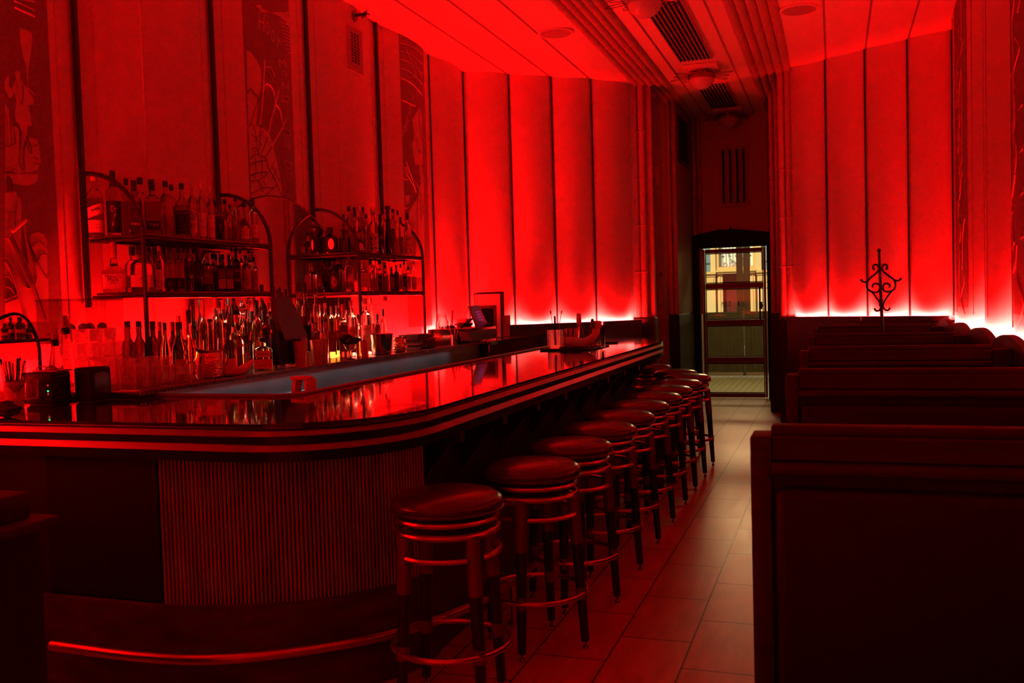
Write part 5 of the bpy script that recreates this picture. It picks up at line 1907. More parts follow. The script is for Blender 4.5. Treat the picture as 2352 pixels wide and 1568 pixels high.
shelf_of_bottles('D', SH_Z[1] + SH_T, [
    c5('darkplain', 640, 1000, 100, -3.6), c5('circle', 775, 960, 140), c5('clearlab', 982, 890, 150), c5('box', 1180, 960, 170), c5('darkcap', 1285, 945, 85, -3.66), c5('whitelab', 1318, 1010, 80, -3.52), c5('whitelab', 1400, 945, 95),
    c5('clearcap', 1355, 915, 60, -3.7), c5('darkcap', 1415, 945, 80, -3.66), c5('darkplain', 1490, 1020, 80), c5('clearcap', 1540, 920, 60, -3.68), c5('royal', 1575, 1040, 62), c5('circle', 1640, 1015, 70), c5('clearcap', 1620, 930, 60, -3.7),
    c5('emblem', 1700, 1000, 70, -3.56), c5('darkcap', 1750, 950, 60, -3.68), c5('frames', 1805, 1040, 90), c5('whitelab', 1880, 960, 70)], ROWS2,
    "right rack's lower shelf", "bottles on the right rack's lower shelf")

# bottles on the back counter
CZ = 1.10
c3 = lambda k, x, y, w, *a: (k, x / 4.9, 640 + y / 4.9, w / 4.9) + a
c4 = lambda k, x, y, w, *a: (k, 400 + x / 5.113, 640 + y / 5.113, w / 5.113) + a
shelf_of_bottles('E', CZ, [
    c3('winedark', 1465, 475, 140, -3.42), c3('winedark', 1590, 475, 135, -3.42), c3('winedark', 1745, 475, 135, -3.40), c3('winefoil', 1820, 480, 100, -3.55), c3('burgundy', 1880, 492, 110, -3.42), c3('winefoil', 1965, 482, 110, -3.52),
    c3('burgundy', 2040, 485, 180, -3.30), c3('winefoil', 2035, 415, 100, -3.62), c3('brandy', 2150, 350, 170, -3.55)],
    [-3.42, -3.55, -3.65], 'left counter row', 'wine bottles on the back counter')
shelf_of_bottles('F', CZ, [
    c4('yellowred', 370, 250, 115, -3.50), c4('tallslim', 440, 470, 75, -3.42), c4('clearlab', 525, 232, 140, -3.42), c4('redlab', 612, 242, 110, -3.46), c4('amber', 668, 232, 80, -3.60), c4('smallgreen', 715, 312, 60, -3.46), c4('redlab', 752, 420, 130, -3.36),
    c4('amberw', 820, 250, 80, -3.62), c4('crystal', 832, 370, 130, -3.48), c4('shield', 857, 482, 90, -3.32), c4('crystal', 905, 270, 110, -3.60), c4('brandy', 930, 380, 175, -3.40), c4('yellow', 995, 272, 120, -3.52), c4('shield', 1078, 370, 150, -3.38),
    c4('darkplain', 1150, 470, 90, -3.42), c4('green', 660, 560, 170, -3.22), c4('squaredec', 1050, 690, 215, -3.24), c4('clearcap', 770, 540, 130, -3.24), c4('darkplain', 1195, 640, 60, -3.26),
    c4('darkcap', 1205, 90, 60, -3.60), c4('darkcap', 1272, 105, 80, -3.50), c4('darkcap', 1342, 118, 80, -3.50)],
    [-3.42, -3.52, -3.62, -3.34], 'middle counter cluster', 'lit bottles left of the dark screen')
c6 = lambda k, x, y, w, *a: (k, 640 + x / 6.19, 660 + y / 6.19, w / 6.19) + a
shelf_of_bottles('G', CZ, [
    c6('darkplain', 310, -60, 150, -3.56), c6('darkplain', 410, -60, 150, -3.50), c6('green', 370, 60, 170, -3.40), c6('smallgreen', 500, 240, 60, -3.38), c6('talltint', 560, 10, 110, -3.55), c6('amberw', 620, 150, 100, -3.44), c6('redlab', 545, 400, 100, -3.20),
    c6('pinklab', 685, 130, 120, -3.40), c6('chartreuse', 770, 150, 110, -3.40), c6('chartreuse', 850, 140, 110, -3.44), c6('redlab', 935, 235, 130, -3.36), c6('bluecap', 992, 150, 120, -3.50), c6('botanic', 1055, 180, 150, -3.36),
    c6('smallgreen', 1180, 230, 70, -3.42), c6('botanic', 1250, 150, 170, -3.36), c6('clearcap', 1205, 120, 80, -3.60), c6('pale', 1330, 140, 100, -3.46), c6('bitters', 1420, 370, 80, -3.44), c6('tallcap', 1503, 302, 85, -3.40), c6('clearcap', 1150, 380, 80, -3.28)],
    [-3.42, -3.52, -3.62, -3.34, -3.28], 'right counter cluster', 'lit bottles right of the dark screen')
# ================================================================== GLASSWARE AND BAR TOOLS
RIBG = ribbed_glass('ribbed_glassware')


def hollow(prof_out, prof_in):
    return prof_out + list(reversed(prof_in))


def make_tumbler(w, h, ribs=True, name='tumbler', m=None):
    t = thing(name, 'x', 'glass')
    r = w / 2
    g = G()
    n = 26 if ribs else 24
    prof = [(0, .004), (r * .80, .003), (r * .86, 0), (r * .9, .004), (r * .93, h * .5), (r, h), (r - .0022, h - .001)]
    g.lathe(prof, n, caps=False)
    if ribs:
        m_ = 9 + 1
        for v in range(len(g.v)):
            x, y, z = g.v[v]
            rr = math.hypot(x, y)
            if rr > r * .5 and .003 < z < h * .86:
                a = math.atan2(y, x)
                k = 1 + .03 * math.cos(a * n / 2)
                g.v[v] = (x * k, y * k, z)
    g.build('glass', m or RIBG, t, smooth=25)
    return t


ROWN = ['front', 'second', 'third', 'back']
COLN = ['first', 'second', 'third', 'fourth', 'fifth']


def place(o0, spots, label, group, first=[None]):
    out = []
    for i, (x, y, z) in enumerate(spots):
        o = o0 if (i == 0 and o0.get('used') is None) else copy_tree(o0, (0, 0, 0))
        o.location = (x, y, z)
        o.rotation_euler = (0, 0, random.uniform(0, 1))
        o['label'] = label if isinstance(label, str) else label[i]
        o['group'] = group
        out.append(o)
    o0['used'] = 1
    return out


hb = make_tumbler(.078, .145)
spots = []
for j in range(4):
    for i in range(5):
        spots.append((-3.16 - i * .084, 3.57 + j * .084, CZ + .001))
place(hb, spots, ['ribbed tumbler, %s from left in the %s row of the packed block' % (COLN[4 - i], ROWN[j]) for j in range(4) for i in range(5)], 'packed ribbed tumblers')
place(hb, [(x - .03, y + .02, z + .147) for (x, y, z) in spots if x < -3.3], ['ribbed tumbler stacked on top, %s from left in the %s row of the block' % (COLN[2 - i], ROWN[j]) for j in range(4) for i in range(3)], 'upper tier of ribbed tumblers')
rk = make_tumbler(.082, .085)
rs = [(-3.14 - i * .09, 3.95 + j * .09, CZ + .001) for j in range(3) for i in range(3)]
place(rk, rs, ['short rocks glass left of the hammered pitcher, %s from left in its %s row' % (COLN[2 - i], ROWN[j]) for j in range(3) for i in range(3)], 'short rocks glasses')
cutg = mat('cut_glass', (0.95, 0.93, 0.92), 0.12, trans=1.0, ior=1.45, bump=(120, .6, .003))
cg = make_tumbler(.09, .085, m=cutg)
cs = [(-3.16, 5.10, CZ), (-3.16, 5.20, CZ), (-3.26, 5.14, CZ), (-3.26, 5.25, CZ), (-3.17, 5.10, CZ + .088), (-3.23, 5.20, CZ + .088)]
place(cg, cs, ['%s cut glass tumbler of the heap beside the shaker tins' % q for q in ('lower front left', 'lower front right', 'lower rear left', 'lower rear right', 'upper left', 'upper right')], 'cut glass tumblers by the shaker tins')


def stem_glass(name, label, x, y, bowl, hs, z=CZ, up=True, r0=.035, m=None, group=None):
    t = thing(name, label, 'glass', (x, y, z), group=group)
    pr = [(0, 0), (r0, 0), (r0, .002), (.006, .010), (.004, .02), (.004, hs)] + [(r, hs + zz) for r, zz in bowl] + [(r - .002, hs + zz + .001) for r, zz in reversed(bowl)] + [(0, hs + .006)]
    pr = [(a, b) for a, b in pr]
    g = G()
    g.lathe(pr, 24, (x, y, z))
    g.build('glass', m or GLASSC, t)
    return t


p = along_x(439, -3.28, CZ)
stem_glass('wine_glass', 'tall stemmed wine glass left of the hammered pitcher', p.x, p.y, [(.012, .004), (.036, .03), (.042, .06), (.038, .10), (.033, .13)], .08)
p = along_x(806, -3.14, CZ)
stem_glass('coupe_glass', 'small upturned stemmed glass right of the cut glass tumblers', p.x, p.y, [(.01, .003), (.03, .012), (.042, .035), (.046, .05)], .055)
for px, lab in ((1204, 'left one of two clear flute glasses near the register counter end'), (1228, 'right one of two clear flute glasses near the register counter end')):
    p = along_x(px, -3.3, 1.10)
    stem_glass('flute_glass', lab, p.x, p.y, [(.008, .004), (.02, .03), (.027, .09), (.027, .17), (.024, .22)], .05, group='clear flutes')

# hammered copper-look pitcher
def pitcher(name, label, px, X, w, h, handle=True, spout=True):
    p = along_x(px, X, CZ)
    t = thing(name, label, 'pitcher' if handle else 'mug', (p.x, p.y, CZ))
    hm = mat('hammered_metal', (0.62, 0.30, 0.22), 0.22, 1.0)
    nt = hm.node_tree
    if not nt.nodes.get('Voronoi Texture'):
        tc = nt.nodes.new('ShaderNodeTexCoord'); vo = nt.nodes.new('ShaderNodeTexVoronoi'); vo.inputs['Scale'].default_value = 75
        bp = nt.nodes.new('ShaderNodeBump'); bp.inputs['Strength'].default_value = .9; bp.inputs['Distance'].default_value = .004
        nt.links.new(tc.outputs['Object'], vo.inputs['Vector']); nt.links.new(vo.outputs['Distance'], bp.inputs['Height'])
        nt.links.new(bp.outputs[0], nt.nodes['Principled BSDF'].inputs['Normal'])
    r = w / 2
    g = G()
    g.lathe([(0, 0), (r * .85, 0), (r * .98, .01), (r, h * .35), (r * .86, h * .72), (r * .80, h * .84), (r * .77, h * .84), (r * .82, h * .70), (r * .95, h * .35), (r * .8, .012), (0, .01)], 32, (p.x, p.y, CZ))
    g.build('body', hm, t)
    g = G()
    ring = []
    for k in range(32):
        a = 2 * PI * k / 32
        e = max(0, math.cos(a + PI * .62)) ** 6 if spout else 0
        ring.append((a, r * (.80 + .35 * e), h * (.86 + .12 * e)))
    vs = [(p.x + r * .80 * math.cos(a), p.y + r * .80 * math.sin(a), CZ + h * .83) for a, _, _ in ring] + [(p.x + rr * math.cos(a), p.y + rr * math.sin(a), CZ + z + .02 * h) for a, rr, z in ring]
    g.add(vs, [(k, (k + 1) % 32, 32 + (k + 1) % 32, 32 + k) for k in range(32)])
    g.tube([(p.x + rr * math.cos(a), p.y + rr * math.sin(a), CZ + z + .02 * h) for a, rr, z in ring], .003, 6, closed=True)
    g.build('rim', mat('dark_metal', (0.25, 0.10, 0.08), 0.25, 1.0), t)
    if handle:
        d = Vector((.35, .94, 0))
        g = G()
        pts = [Vector((p.x, p.y, CZ)) + d * a + Vector((0, 0, b)) for a, b in ((r * .8, h * .86), (r * 1.25, h * .9), (r * 1.5, h * .7), (r * 1.42, h * .45), (r * 1.0, h * .25))]
        g.tube(resample(pts, 5), .007, 8)
        g.build('handle', MATS['dark_metal'], t)
    return t


pitcher('hammered_pitcher', 'hammered metal water pitcher with dark rim on the back counter', 484, -3.20, .145, .165)
pitcher('hammered_mug', 'hammered metal mug beside the steel ice bucket', 917, -3.16, .10, .13, handle=True, spout=False)
# ice bucket
p = along_x(878, -3.17, CZ)
t = thing('ice_bucket', 'plain steel ice bucket with rolled rim on the counter', 'bucket', (p.x, p.y, CZ))
G().lathe([(0, 0), (.062, 0), (.068, .006), (.082, .15), (.084, .152), (.080, .152), (.066, .012), (0, .01)], 32, (p.x, p.y, CZ)).build('body', mat('polished_steel', (0.5, 0.47, 0.45), 0.12, 1.0), t)
G().tube([(p.x + .084 * math.cos(a), p.y + .084 * math.sin(a), CZ + .152) for a in [2 * PI * k / 32 for k in range(32)]], .0035, 6, closed=True).build('rim', MATS['polished_steel'], t)
# shaker tins
for px, X, lab in ((690, -3.11, 'shaker tin farthest left of the three by the dark screen'), (728, -3.10, 'middle shaker tin of the three'), (742, -3.20, 'shaker tin half hidden behind the middle one')):
    p = along_x(px, X, CZ)
    t = thing('shaker_tin', lab, 'shaker', (p.x, p.y, CZ), group='upturned shaker tins')
    G().lathe([(.0, 0), (.030, 0), (.033, .004), (.044, .155), (.0445, .158), (.042, .157), (.031, .008), (0, .007)][::1], 28, (p.x, p.y, CZ)).build('tin', mat('satin_tin', (0.70, 0.34, 0.28), 0.3, 0.45), t)
    t.scale = (.92, .92, 1)


def boat(name, label, x, y, z, L, W, H, rz, cat='bowl'):
    t = thing(name, label, cat, (x, y, z), rz)
    g = G()
    nu, nv = 18, 10
    for layer in (0, .004):
        vs, fs = [], []
        for i in range(nu + 1):
            u = -1 + 2 * i / nu
            hw = W / 2 * max(0.0, 1 - abs(u) ** 2.2) ** .6 + .0005
            zr = H * (.45 + .55 * max(0, u) ** 1.6 + .12 * max(0, -u))
            zb = H * (.75 * max(0, u) ** 2.4 + .2 * max(0, -u) ** 3)
            for j in range(nv + 1):
                a = PI * j / nv
                vs.append((x + u * L / 2, y - hw * math.cos(a) * (1 - layer * 6), z + zb + layer + (zr - zb) * (1 - math.sin(a)) ** 1.0))
        for i in range(nu):
            for j in range(nv):
                o = i * (nv + 1) + j
                fs.append((o, o + 1, o + nv + 2, o + nv + 1))
        g.add(vs, fs)
    g.build('bowl', WHITEP, t, smooth=50)
    return t


p = along_x(546, -3.12, CZ)
boat('boat_bowl', 'pale boat-shaped bowl on the counter beside the hammered pitcher', p.x, p.y, CZ, .20, .10, .085, 1.1)

# dark terminal screen seen from behind on its stand
t = thing('terminal_screen', 'large dark tilted screen on a stand between the lit bottles', 'screen', tuple(along_x(665, -3.12, CZ)))
P = lambda pts, X: [atx(a, b, X) for a, b in pts]
g = G()
g.extrude(P([(634, 684), (662, 680), (668, 684), (706, 770), (703, 775), (655, 781), (640, 735), (634, 718)], -3.13), (-.035, .0, 0))
g.build('screen_back', mat('screen_brown', (0.022, 0.008, 0.006), 0.4), t, smooth=0)
g = G()
g.extrude(P([(641, 722), (656, 780), (690, 776), (690, 832), (642, 838)], -3.15), (-.05, 0, 0))
g.build('stand', BLACK, t, smooth=0)

# squeeze bottle, tongs
p = along_x(838, -3.14, CZ)
t = thing('squeeze_bottle', 'orange plastic squeeze bottle in front of the right rack post', 'bottle', (p.x, p.y, CZ))
G().lathe([(0, 0), (.021, 0), (.022, .004), (.022, .10), (.017, .112)], 18, (p.x, p.y, CZ)).build('body', mat('orange_plastic', (0.5, 0.13, 0.06), 0.4), t)
G().lathe([(.018, .112), (.018, .122), (.008, .126), (.003, .155), (.0, .156)], 14, (p.x, p.y, CZ)).build('nozzle', MATS['orange_plastic'], t)
p = along_x(800, -3.10, CZ)
t = thing('bar_scoop', 'black bar scoop resting on the upturned glass', 'scoop', (p.x, p.y, CZ + .10))
g = G()
g.extrude(P([(786, 779), (802, 767), (812, 774), (826, 776), (831, 780), (818, 790), (800, 791)], -3.10), (-.03, 0, 0))
g.build('scoop', BLACK, t, smooth=0)
g = G()
g.tube([atx(795, 786, -3.09), atx(804, 777, -3.09)], .002, 6)
g.build('handle', MATS['orange_plastic'], t)

# stack of dark menu boards
bd = mat('menu_cover', (0.02, 0.006, 0.006), 0.45)
c = along_x(966, -3.20, CZ)
zz = CZ
b0 = None
for k in range(13):
    h = .009
    rz = random.uniform(-.16, .16)
    if b0 is None:
        b0 = thing('menu_board', 'dark menu board in the untidy stack right of the mugs', 'menu', (0, 0, 0), group='stacked dark menu boards')
        G().box(-.085, .085, -.14, .14, 0, h - .0015, .001).build('cover', bd, b0)
        G().box(-.082, .082, -.137, .1405, .0022, h - .0038).build('pages', mat('page_red', (.35, .2, .17), .8), b0)
        o = b0
    else:
        o = copy_tree(b0, (0, 0, 0))
    o.location = (c.x + random.uniform(-.012, .012) - (.03 if k > 8 else 0), c.y + random.uniform(-.02, .02) - (.03 if k > 8 else 0), zz)
    o.rotation_euler = (0, 0, rz)
    o['label'] = ['bottom', 'second', 'third', 'fourth', 'fifth', 'sixth', 'seventh', 'eighth', 'ninth', 'tenth', 'eleventh', 'twelfth', 'topmost'][k] + (' dark menu board of the untidy stack' if k in (0, 12) else ' dark menu board up from the bottom of the stack')
    zz += h + .0005

# jar of straws, utensil pot and odds on the register counter
RZc = 1.10
def jar(px, X, w, h, lab, fill=True, name='glass_jar'):
    p = along_x(px, X, RZc)
    t = thing(name, lab, 'jar', (p.x, p.y, RZc))
    r = w / 2
    G().lathe([(0, 0), (r * .9, 0), (r, .01), (r, h * .72), (r * .7, h * .84), (r * .68, h), (r * .64, h), (r * .64, h * .84), (r * .95, h * .70), (r * .95, .012), (0, .008)], 24, (p.x, p.y, RZc)).build('glass', GLASSC, t)
    for q in (.88, .94):
        G().tube([(p.x + r * .70 * math.cos(a), p.y + r * .70 * math.sin(a), RZc + h * q) for a in [2 * PI * k / 20 for k in range(20)]], .0015, 5, closed=True).build('thread', GLASSC, t)
    return t, p
t, p = jar(1017, -3.42, .12, .27, 'large clear screw-top jar half full of dark twists')
g = G()
rr = random.Random(3)
for k in range(60):
    a, d = rr.uniform(0, 6.28), rr.uniform(0, .042)
    q = Vector((p.x + d * math.cos(a), p.y + d * math.sin(a), RZc + .02 + rr.uniform(0, .12)))
    g.tube([q, q + Vector((rr.uniform(-.012, .012), rr.uniform(-.012, .012), rr.uniform(.01, .025)))], .004, 5)
o = g.build('dark_twists', mat('twist_brown', (0.12, .03, .02), .6), t)
o['kind'] = 'stuff'
p = along_x(1036, -3.30, RZc)
t = thing('utensil_holder', 'dark holder with tall bar tools behind the menu stack', 'holder', (p.x, p.y, RZc))
G().box(p.x - .03, p.x + .03, p.y - .03, p.y + .03, RZc, RZc + .16, .004).build('cup', BLACK, t)
for i, (a, b, hh) in enumerate(((-.02, .01, .27), (.005, .02, .30), (.02, -.012, .30), (-.005, -.01, .25))):
    G().tube([(p.x + a, p.y + b, RZc + .05), (p.x + a * .3, p.y + b + .05, RZc + hh)], .004, 7).build('bar_tool', SLEEVE if i % 2 else CAPR, t)
# pens and tools bunch
p = along_x(1044, -3.12, RZc)
t = thing('tool_cup', 'steel cup bristling with pens and openers beside the register', 'cup', (p.x, p.y, RZc))
G().lathe([(0, 0), (.032, 0), (.036, .09), (.033, .09), (.030, .006), (0, .005)], 20, (p.x, p.y, RZc)).build('cup', MATS['polished_steel'], t)
for k in range(7):
    a = 2 * PI * k / 7
    G().tube([(p.x + .012 * math.cos(a), p.y + .012 * math.sin(a), RZc + .01), (p.x + .04 * math.cos(a), p.y + .04 * math.sin(a), RZc + .16 + .01 * (k % 3))], .0035, 6).build('pen', BLACK if k % 2 else MATS['polished_steel'], t)
# register: drawer, tablet on an arm
Y1 = along_x(1098, -3.02, RZc).y
t = thing('cash_drawer', 'low black cash drawer box on the register counter', 'cash drawer', (-3.2, Y1, RZc))
pa, pb = along_x(1075, -3.02, RZc), along_x(1143, -3.02, RZc)
G().box(-3.40, -3.03, pa.y, pb.y, RZc, RZc + .135, .006, 2).build('case', BLACKG, t)
G().box(-3.03, -3.024, pa.y + .03, pb.y - .03, RZc + .02, RZc + .115, .002).build('drawer_front', mat('drawer_dark', (0.02, 0.007, 0.006), 0.25), t)
G().tube([(-3.02, (pa.y + pb.y) / 2 + .12, RZc + .07), (-3.012, (pa.y + pb.y) / 2 + .12, RZc + .07)], .009, 12).build('lock', MATS['polished_steel'], t)
t = thing('register_tablet', 'tilted touch screen register tablet on a hinged arm', 'tablet', tuple(along_x(1095, -3.15, RZc + .135)))
X = -3.12
g = G()
q = P([(1077, 703), (1100, 700), (1122, 748), (1097, 752)], X)
g.extrude(q, (-.016, 0, 0))
g.build('screen_frame', mat('tablet_case', (0.13, 0.03, 0.025), 0.3), t, smooth=0)
g = G()
q = P([(1081, 706), (1098, 704), (1117, 746), (1099, 749)], X + .002)
g.extrude(q, (-.004, 0, 0))
o = g.build('screen', mat('tablet_screen', (0.012, 0.006, 0.014), 0.1, emit=((0.55, 0.02, 0.10), 0.10)), t, smooth=0)
g = G()
for r in range(4):
    for cc in range(3):
        u, v = 1094 + cc * 4 + r * 2.6, 716 + r * 6
        c1 = atx(u, v, X + .004)
        g.box(c1.x - .001, c1.x, c1.y - .007, c1.y + .007, c1.z - .006, c1.z + .006)
g.build('screen_keys', mat('screen_glow', (0.02, 0.01, 0.03), 0.3, emit=((0.35, 0.12, 0.55), 0.35)), o, smooth=0)
g = G()
g.tube(P([(1084, 732), (1062, 748), (1060, 752)], X - .06), .010, 8)
g.tube([atx(1060, 750, X - .06), atx(1060, 750, X - .06) + Vector((0, 0, -.01)), Vector((X - .06, atx(1060, 750, X - .06).y, RZc + .13))], .012, 8)
g.build('arm', BLACK, t)
G().lathe([(0, 0), (.018, .002), (.022, .014), (.016, .028), (0, .034)], 18, (-3.1, along_x(1121, -3.1, RZc + .135).y, RZc + .135)).build('scanner_knob', BLACKG, t)
# slanted card in front of the drawer
g = G()
q = P([(1052, 760), (1075, 762), (1084, 782), (1060, 783)], -3.01)
g.extrude(q, (-.004, 0, 0))
tag(g.build('price_card', mat('card_red', (0.22, 0.05, 0.045), 0.6), smooth=0), 'small slanted card leaning on the cash drawer', 'card')
# framed menu, second frame behind, clip case
def panel_thing(name, label, cat, px0, px1, ytop, ybot, X, frame, face, fw=.012, rz=0.0, text=None):
    """An upright framed board facing the camera side, standing where its columns fall."""
    pl_, pr_ = along_x(px0, X, RZc), along_x(px1, X, RZc)
    zt = atx((px0 + px1) / 2, ytop, X).z
    W = (pr_ - pl_).length * abs(math.sin(0.9)) * .62
    t = thing(name, label, cat, (X, (pl_.y + pr_.y) / 2, RZc), 0)
    c = (pl_ + pr_) / 2
    d = Vector((c.x, c.y)).normalized()
    s = Vector((d.y, -d.x))          # to the right as seen
    s = s if s.x > 0 else -s
    dist = Vector((c.x, c.y, 0)).dot(CF)
    W = (px1 - px0) * dist / F_PX / max(.2, s.dot(Vector((CR.x, CR.y))))
    n = -d
    def at3(u, v, w=0):
        return Vector((c.x + s.x * u + n.x * w, c.y + s.y * u + n.y * w, RZc + v))
    H = zt - RZc
    def slab(g, u0, u1, v0, v1, w0, w1):
        vs = [at3(u, v, w) for w in (w0, w1) for v in (v0, v1) for u in (u0, u1)]
        g.add(vs, [(0, 2, 3, 1), (4, 5, 7, 6), (0, 1, 5, 4), (2, 6, 7, 3), (0, 4, 6, 2), (1, 3, 7, 5)])
    g = G(); slab(g, -W / 2, W / 2, 0, H, -.012, 0); g.build('backing', frame, t, smooth=0)
    g = G()
    for (a, b, e, f) in ((-W / 2, -W / 2 + fw * .3, 0, H), (W / 2 - fw, W / 2, 0, H), (-W / 2, W / 2, H - fw, H), (-W / 2, W / 2, 0, fw * .5)):
        slab(g, a, b, e, f, 0, .006)
    g.build('frame', frame, t, smooth=0)
    g = G(); slab(g, -W / 2 + fw * .3, W / 2 - fw, fw * .5, H - fw, 0, .002)
    f = g.build('paper', face, t, smooth=0)
    if text:
        g = G()
        for s_, u, v, tw, th in text:
            g.text(s_, w=tw * W, h=th, place=lambda a, b: at3(u * W + a, v * H + b, .003))
        g.build('print', mat('print_red', (0.30, 0.05, 0.04), 0.7), f, smooth=0)
    return t
panel_thing('picture_frame', 'empty dark frame edge standing behind the framed menu', 'frame', 1097, 1159, 670.5, 760, -3.45, BLACK, BLACK)
panel_thing('framed_menu', 'tall framed paper menu standing behind the register', 'menu frame', 1090, 1153, 672.5, 765, -3.32, BLACK, mat('menu_paper', (0.55, 0.36, 0.34), 0.7),
            text=[('. : . : . : . : .', 0, .82, .7, .006), ('- -- - -- -', .05, .74, .6, .004), ('- -', .42, .45, .1, .002)])
panel_thing('clip_case', 'brown box-framed picture with dark opening before the menu', 'picture', 1102, 1142, 701, 760, -3.22, mat('case_brown', (0.14, 0.03, 0.025), 0.4), BLACK, fw=.03)
panel_thing('number_card', 'small upright card marked with a round nine beside the framed menu', 'card', 1155, 1173, 724, 770, -3.20, BLACK, mat('card_face', (0.30, 0.08, 0.07), 0.6), fw=.006,
            text=[('9', 0, .65, .35, .045)])
p = along_x(1066, -3.40, RZc)
t = thing('card_reader_tray', 'black tray with a small pale box on top, behind the register arm', 'tray', (p.x, p.y, RZc))
G().lathe([(0, 0), (.05, 0), (.05, .12), (.09, .15), (.09, .165), (0, .16)], 20, (p.x, p.y, RZc)).build('tray', BLACK, t)
G().box(p.x - .05, p.x + .05, p.y - .05, p.y + .05, RZc + .165, RZc + .21, .004).build('box', mat('box_pale', (0.45, 0.22, 0.18), 0.6), t)

# ------------------------------------------------------------------ things on the bar: left end
BZ = 1.0705
p = along_x(35, -3.36, BZ)
t = thing('utensil_cup', 'pale plastic cup of dark straws at the left end of the bar', 'cup', (p.x, p.y, BZ))
G().lathe([(0, 0), (.034, 0), (.036, .003), (.043, .115), (.0445, .118), (.041, .117), (.034, .006), (0, .005)], 28, (p.x, p.y, BZ)).build('cup', WHITEP, t)
for k in range(9):
    a = 2 * PI * k / 9 + .2
    G().tube([(p.x + .012 * math.cos(a), p.y + .012 * math.sin(a), BZ + .01), (p.x + .055 * math.cos(a), p.y + .04 * math.sin(a), BZ + .19 + .012 * (k % 3))], .005, 7).build('straw', BLACK if k % 3 else SLEEVE, t)
g = G()
rr = random.Random(5)
bm = bmesh.new()
bmesh.ops.create_icosphere(bm, subdivisions=3, radius=.055)
for v in bm.verts:
    n = 1 + .22 * math.sin(v.co.x * 90) * math.cos(v.co.y * 70) + .1 * math.sin(v.co.z * 150)
    v.co = Vector((v.co.x * n * 1.3, v.co.y * n, v.co.z * n * .55))
p = along_x(8, -3.10, BZ)
g.bm(bm, Matrix.Translation((p.x, p.y, BZ + .03)))
tag(g.build('bar_towel', mat('towel_dark', (0.03, 0.01, 0.008), 0.9)), 'crumpled dark bar towel at the left edge of the bar', 'towel')


def black_box(name, label, x0, x1, y0, y1, h, cat, yaw=0.0):
    t = thing(name, label, cat, ((x0 + x1) / 2, (y0 + y1) / 2, BZ))
    G().box(x0, x1, y0, y1, BZ + .006, BZ + h, .010, 3).build('case', mat('box_black', (0.008, 0.004, 0.004), 0.6, spec=.2), t)
    G().box(x0 + .012, x1 - .012, y0 + .012, y1 - .012, BZ, BZ + .007).build('base', RUBBER, t)
    return t
ya = 3.20
xs0, xs1 = aty(57, 900, ya).x, aty(120, 900, ya).x
yb = atx(165, 900, xs1).y
t = black_box('receipt_printer', 'black receipt printer with green and red indicator lights', xs0, xs1, ya, yb, .145, 'printer')
g = G()
g.box(xs0 + .004, xs1 - .004, ya - .002, ya + .002, BZ + .105, BZ + .108)
g.build('seam', BLACK, t, smooth=0)
G().box(xs1, xs1 + .003, ya + .03, yb - .02, BZ + .02, BZ + .125, .001).build('side_window', BLACKG, t)
cxp = aty(111, 900, ya).x
for nm, py, m in (('upper_red_light', 885, mat('led_red_dim', (0.2, 0.02, 0.02), 0.4, emit=((1, .06, .05), .35))), ('green_light', 898, mat('led_green', (0.0, 0.4, 0.05), 0.4, emit=((.03, 1, .22), 1.3))), ('lower_red_light', 905, MATS['led_red_dim'])):
    z = aty(111, py, ya).z
    g = G()
    g.tube([(cxp, ya - .003, z), (cxp, ya + .001, z)], .0042, 12)
    g.build(nm, m, t)
g = G()
g.text('Epson', w=.03, h=.006, place=lambda u, v: (xs0 + .035 + u, ya - .0008, BZ + .122 + v))
g.build('maker_name', SLEEVE, t, smooth=0)
g = G()
for k in (0, 1):
    g.tube(resample([(xs0 + .015 + k * .05, ya + .05, BZ + .145), (xs0 + .025 + k * .05, ya + .06, BZ + .165), (xs0 + .06 + k * .05, ya + .07, BZ + .163), (xs0 + .07 + k * .05, ya + .06, BZ + .145)], 4), .003, 6)
g.box(xs0 + .01, xs1 - .01, ya + .04, ya + .13, BZ + .145, BZ + .15)
g.build('top_rack', SLEEVE, t)
ya = 3.32
x0, x1 = aty(169, 880, ya).x, aty(209, 880, ya).x
yb = min(atx(257, 880, x1).y, 3.46)
t = black_box('speaker_cube', 'rounded black box with an arched window beside the receipt printer', x0, x1, ya, yb, .155, 'box')
a0, a1 = ya + .02, yb - .02
mid, rad = (a0 + a1) / 2, (a1 - a0) / 2
g = G()
g.extrude([(x1, a0, BZ + .02), (x1, a1, BZ + .02), (x1, a1, BZ + .115)] + [(x1, mid + rad * math.cos(b), BZ + .115 + .02 * math.sin(b)) for b in [PI * k / 8 for k in range(1, 8)]] + [(x1, a0, BZ + .115)], (.002, 0, 0))
g.build('arched_window', BLACKG, t, smooth=0)
# papers at the counter's near corner
g = G()
for k in range(5):
    g.box(-3.20 + k * .012, -3.04 + k * .01, 3.475 + k * .003, 3.525 + k * .002, CZ + .001 + k * .0012, CZ + .0018 + k * .0012)
tag(g.build('receipt_slips', PAPER, smooth=0), 'loose white slips by the black box at the counter corner', 'paper', kind='stuff')


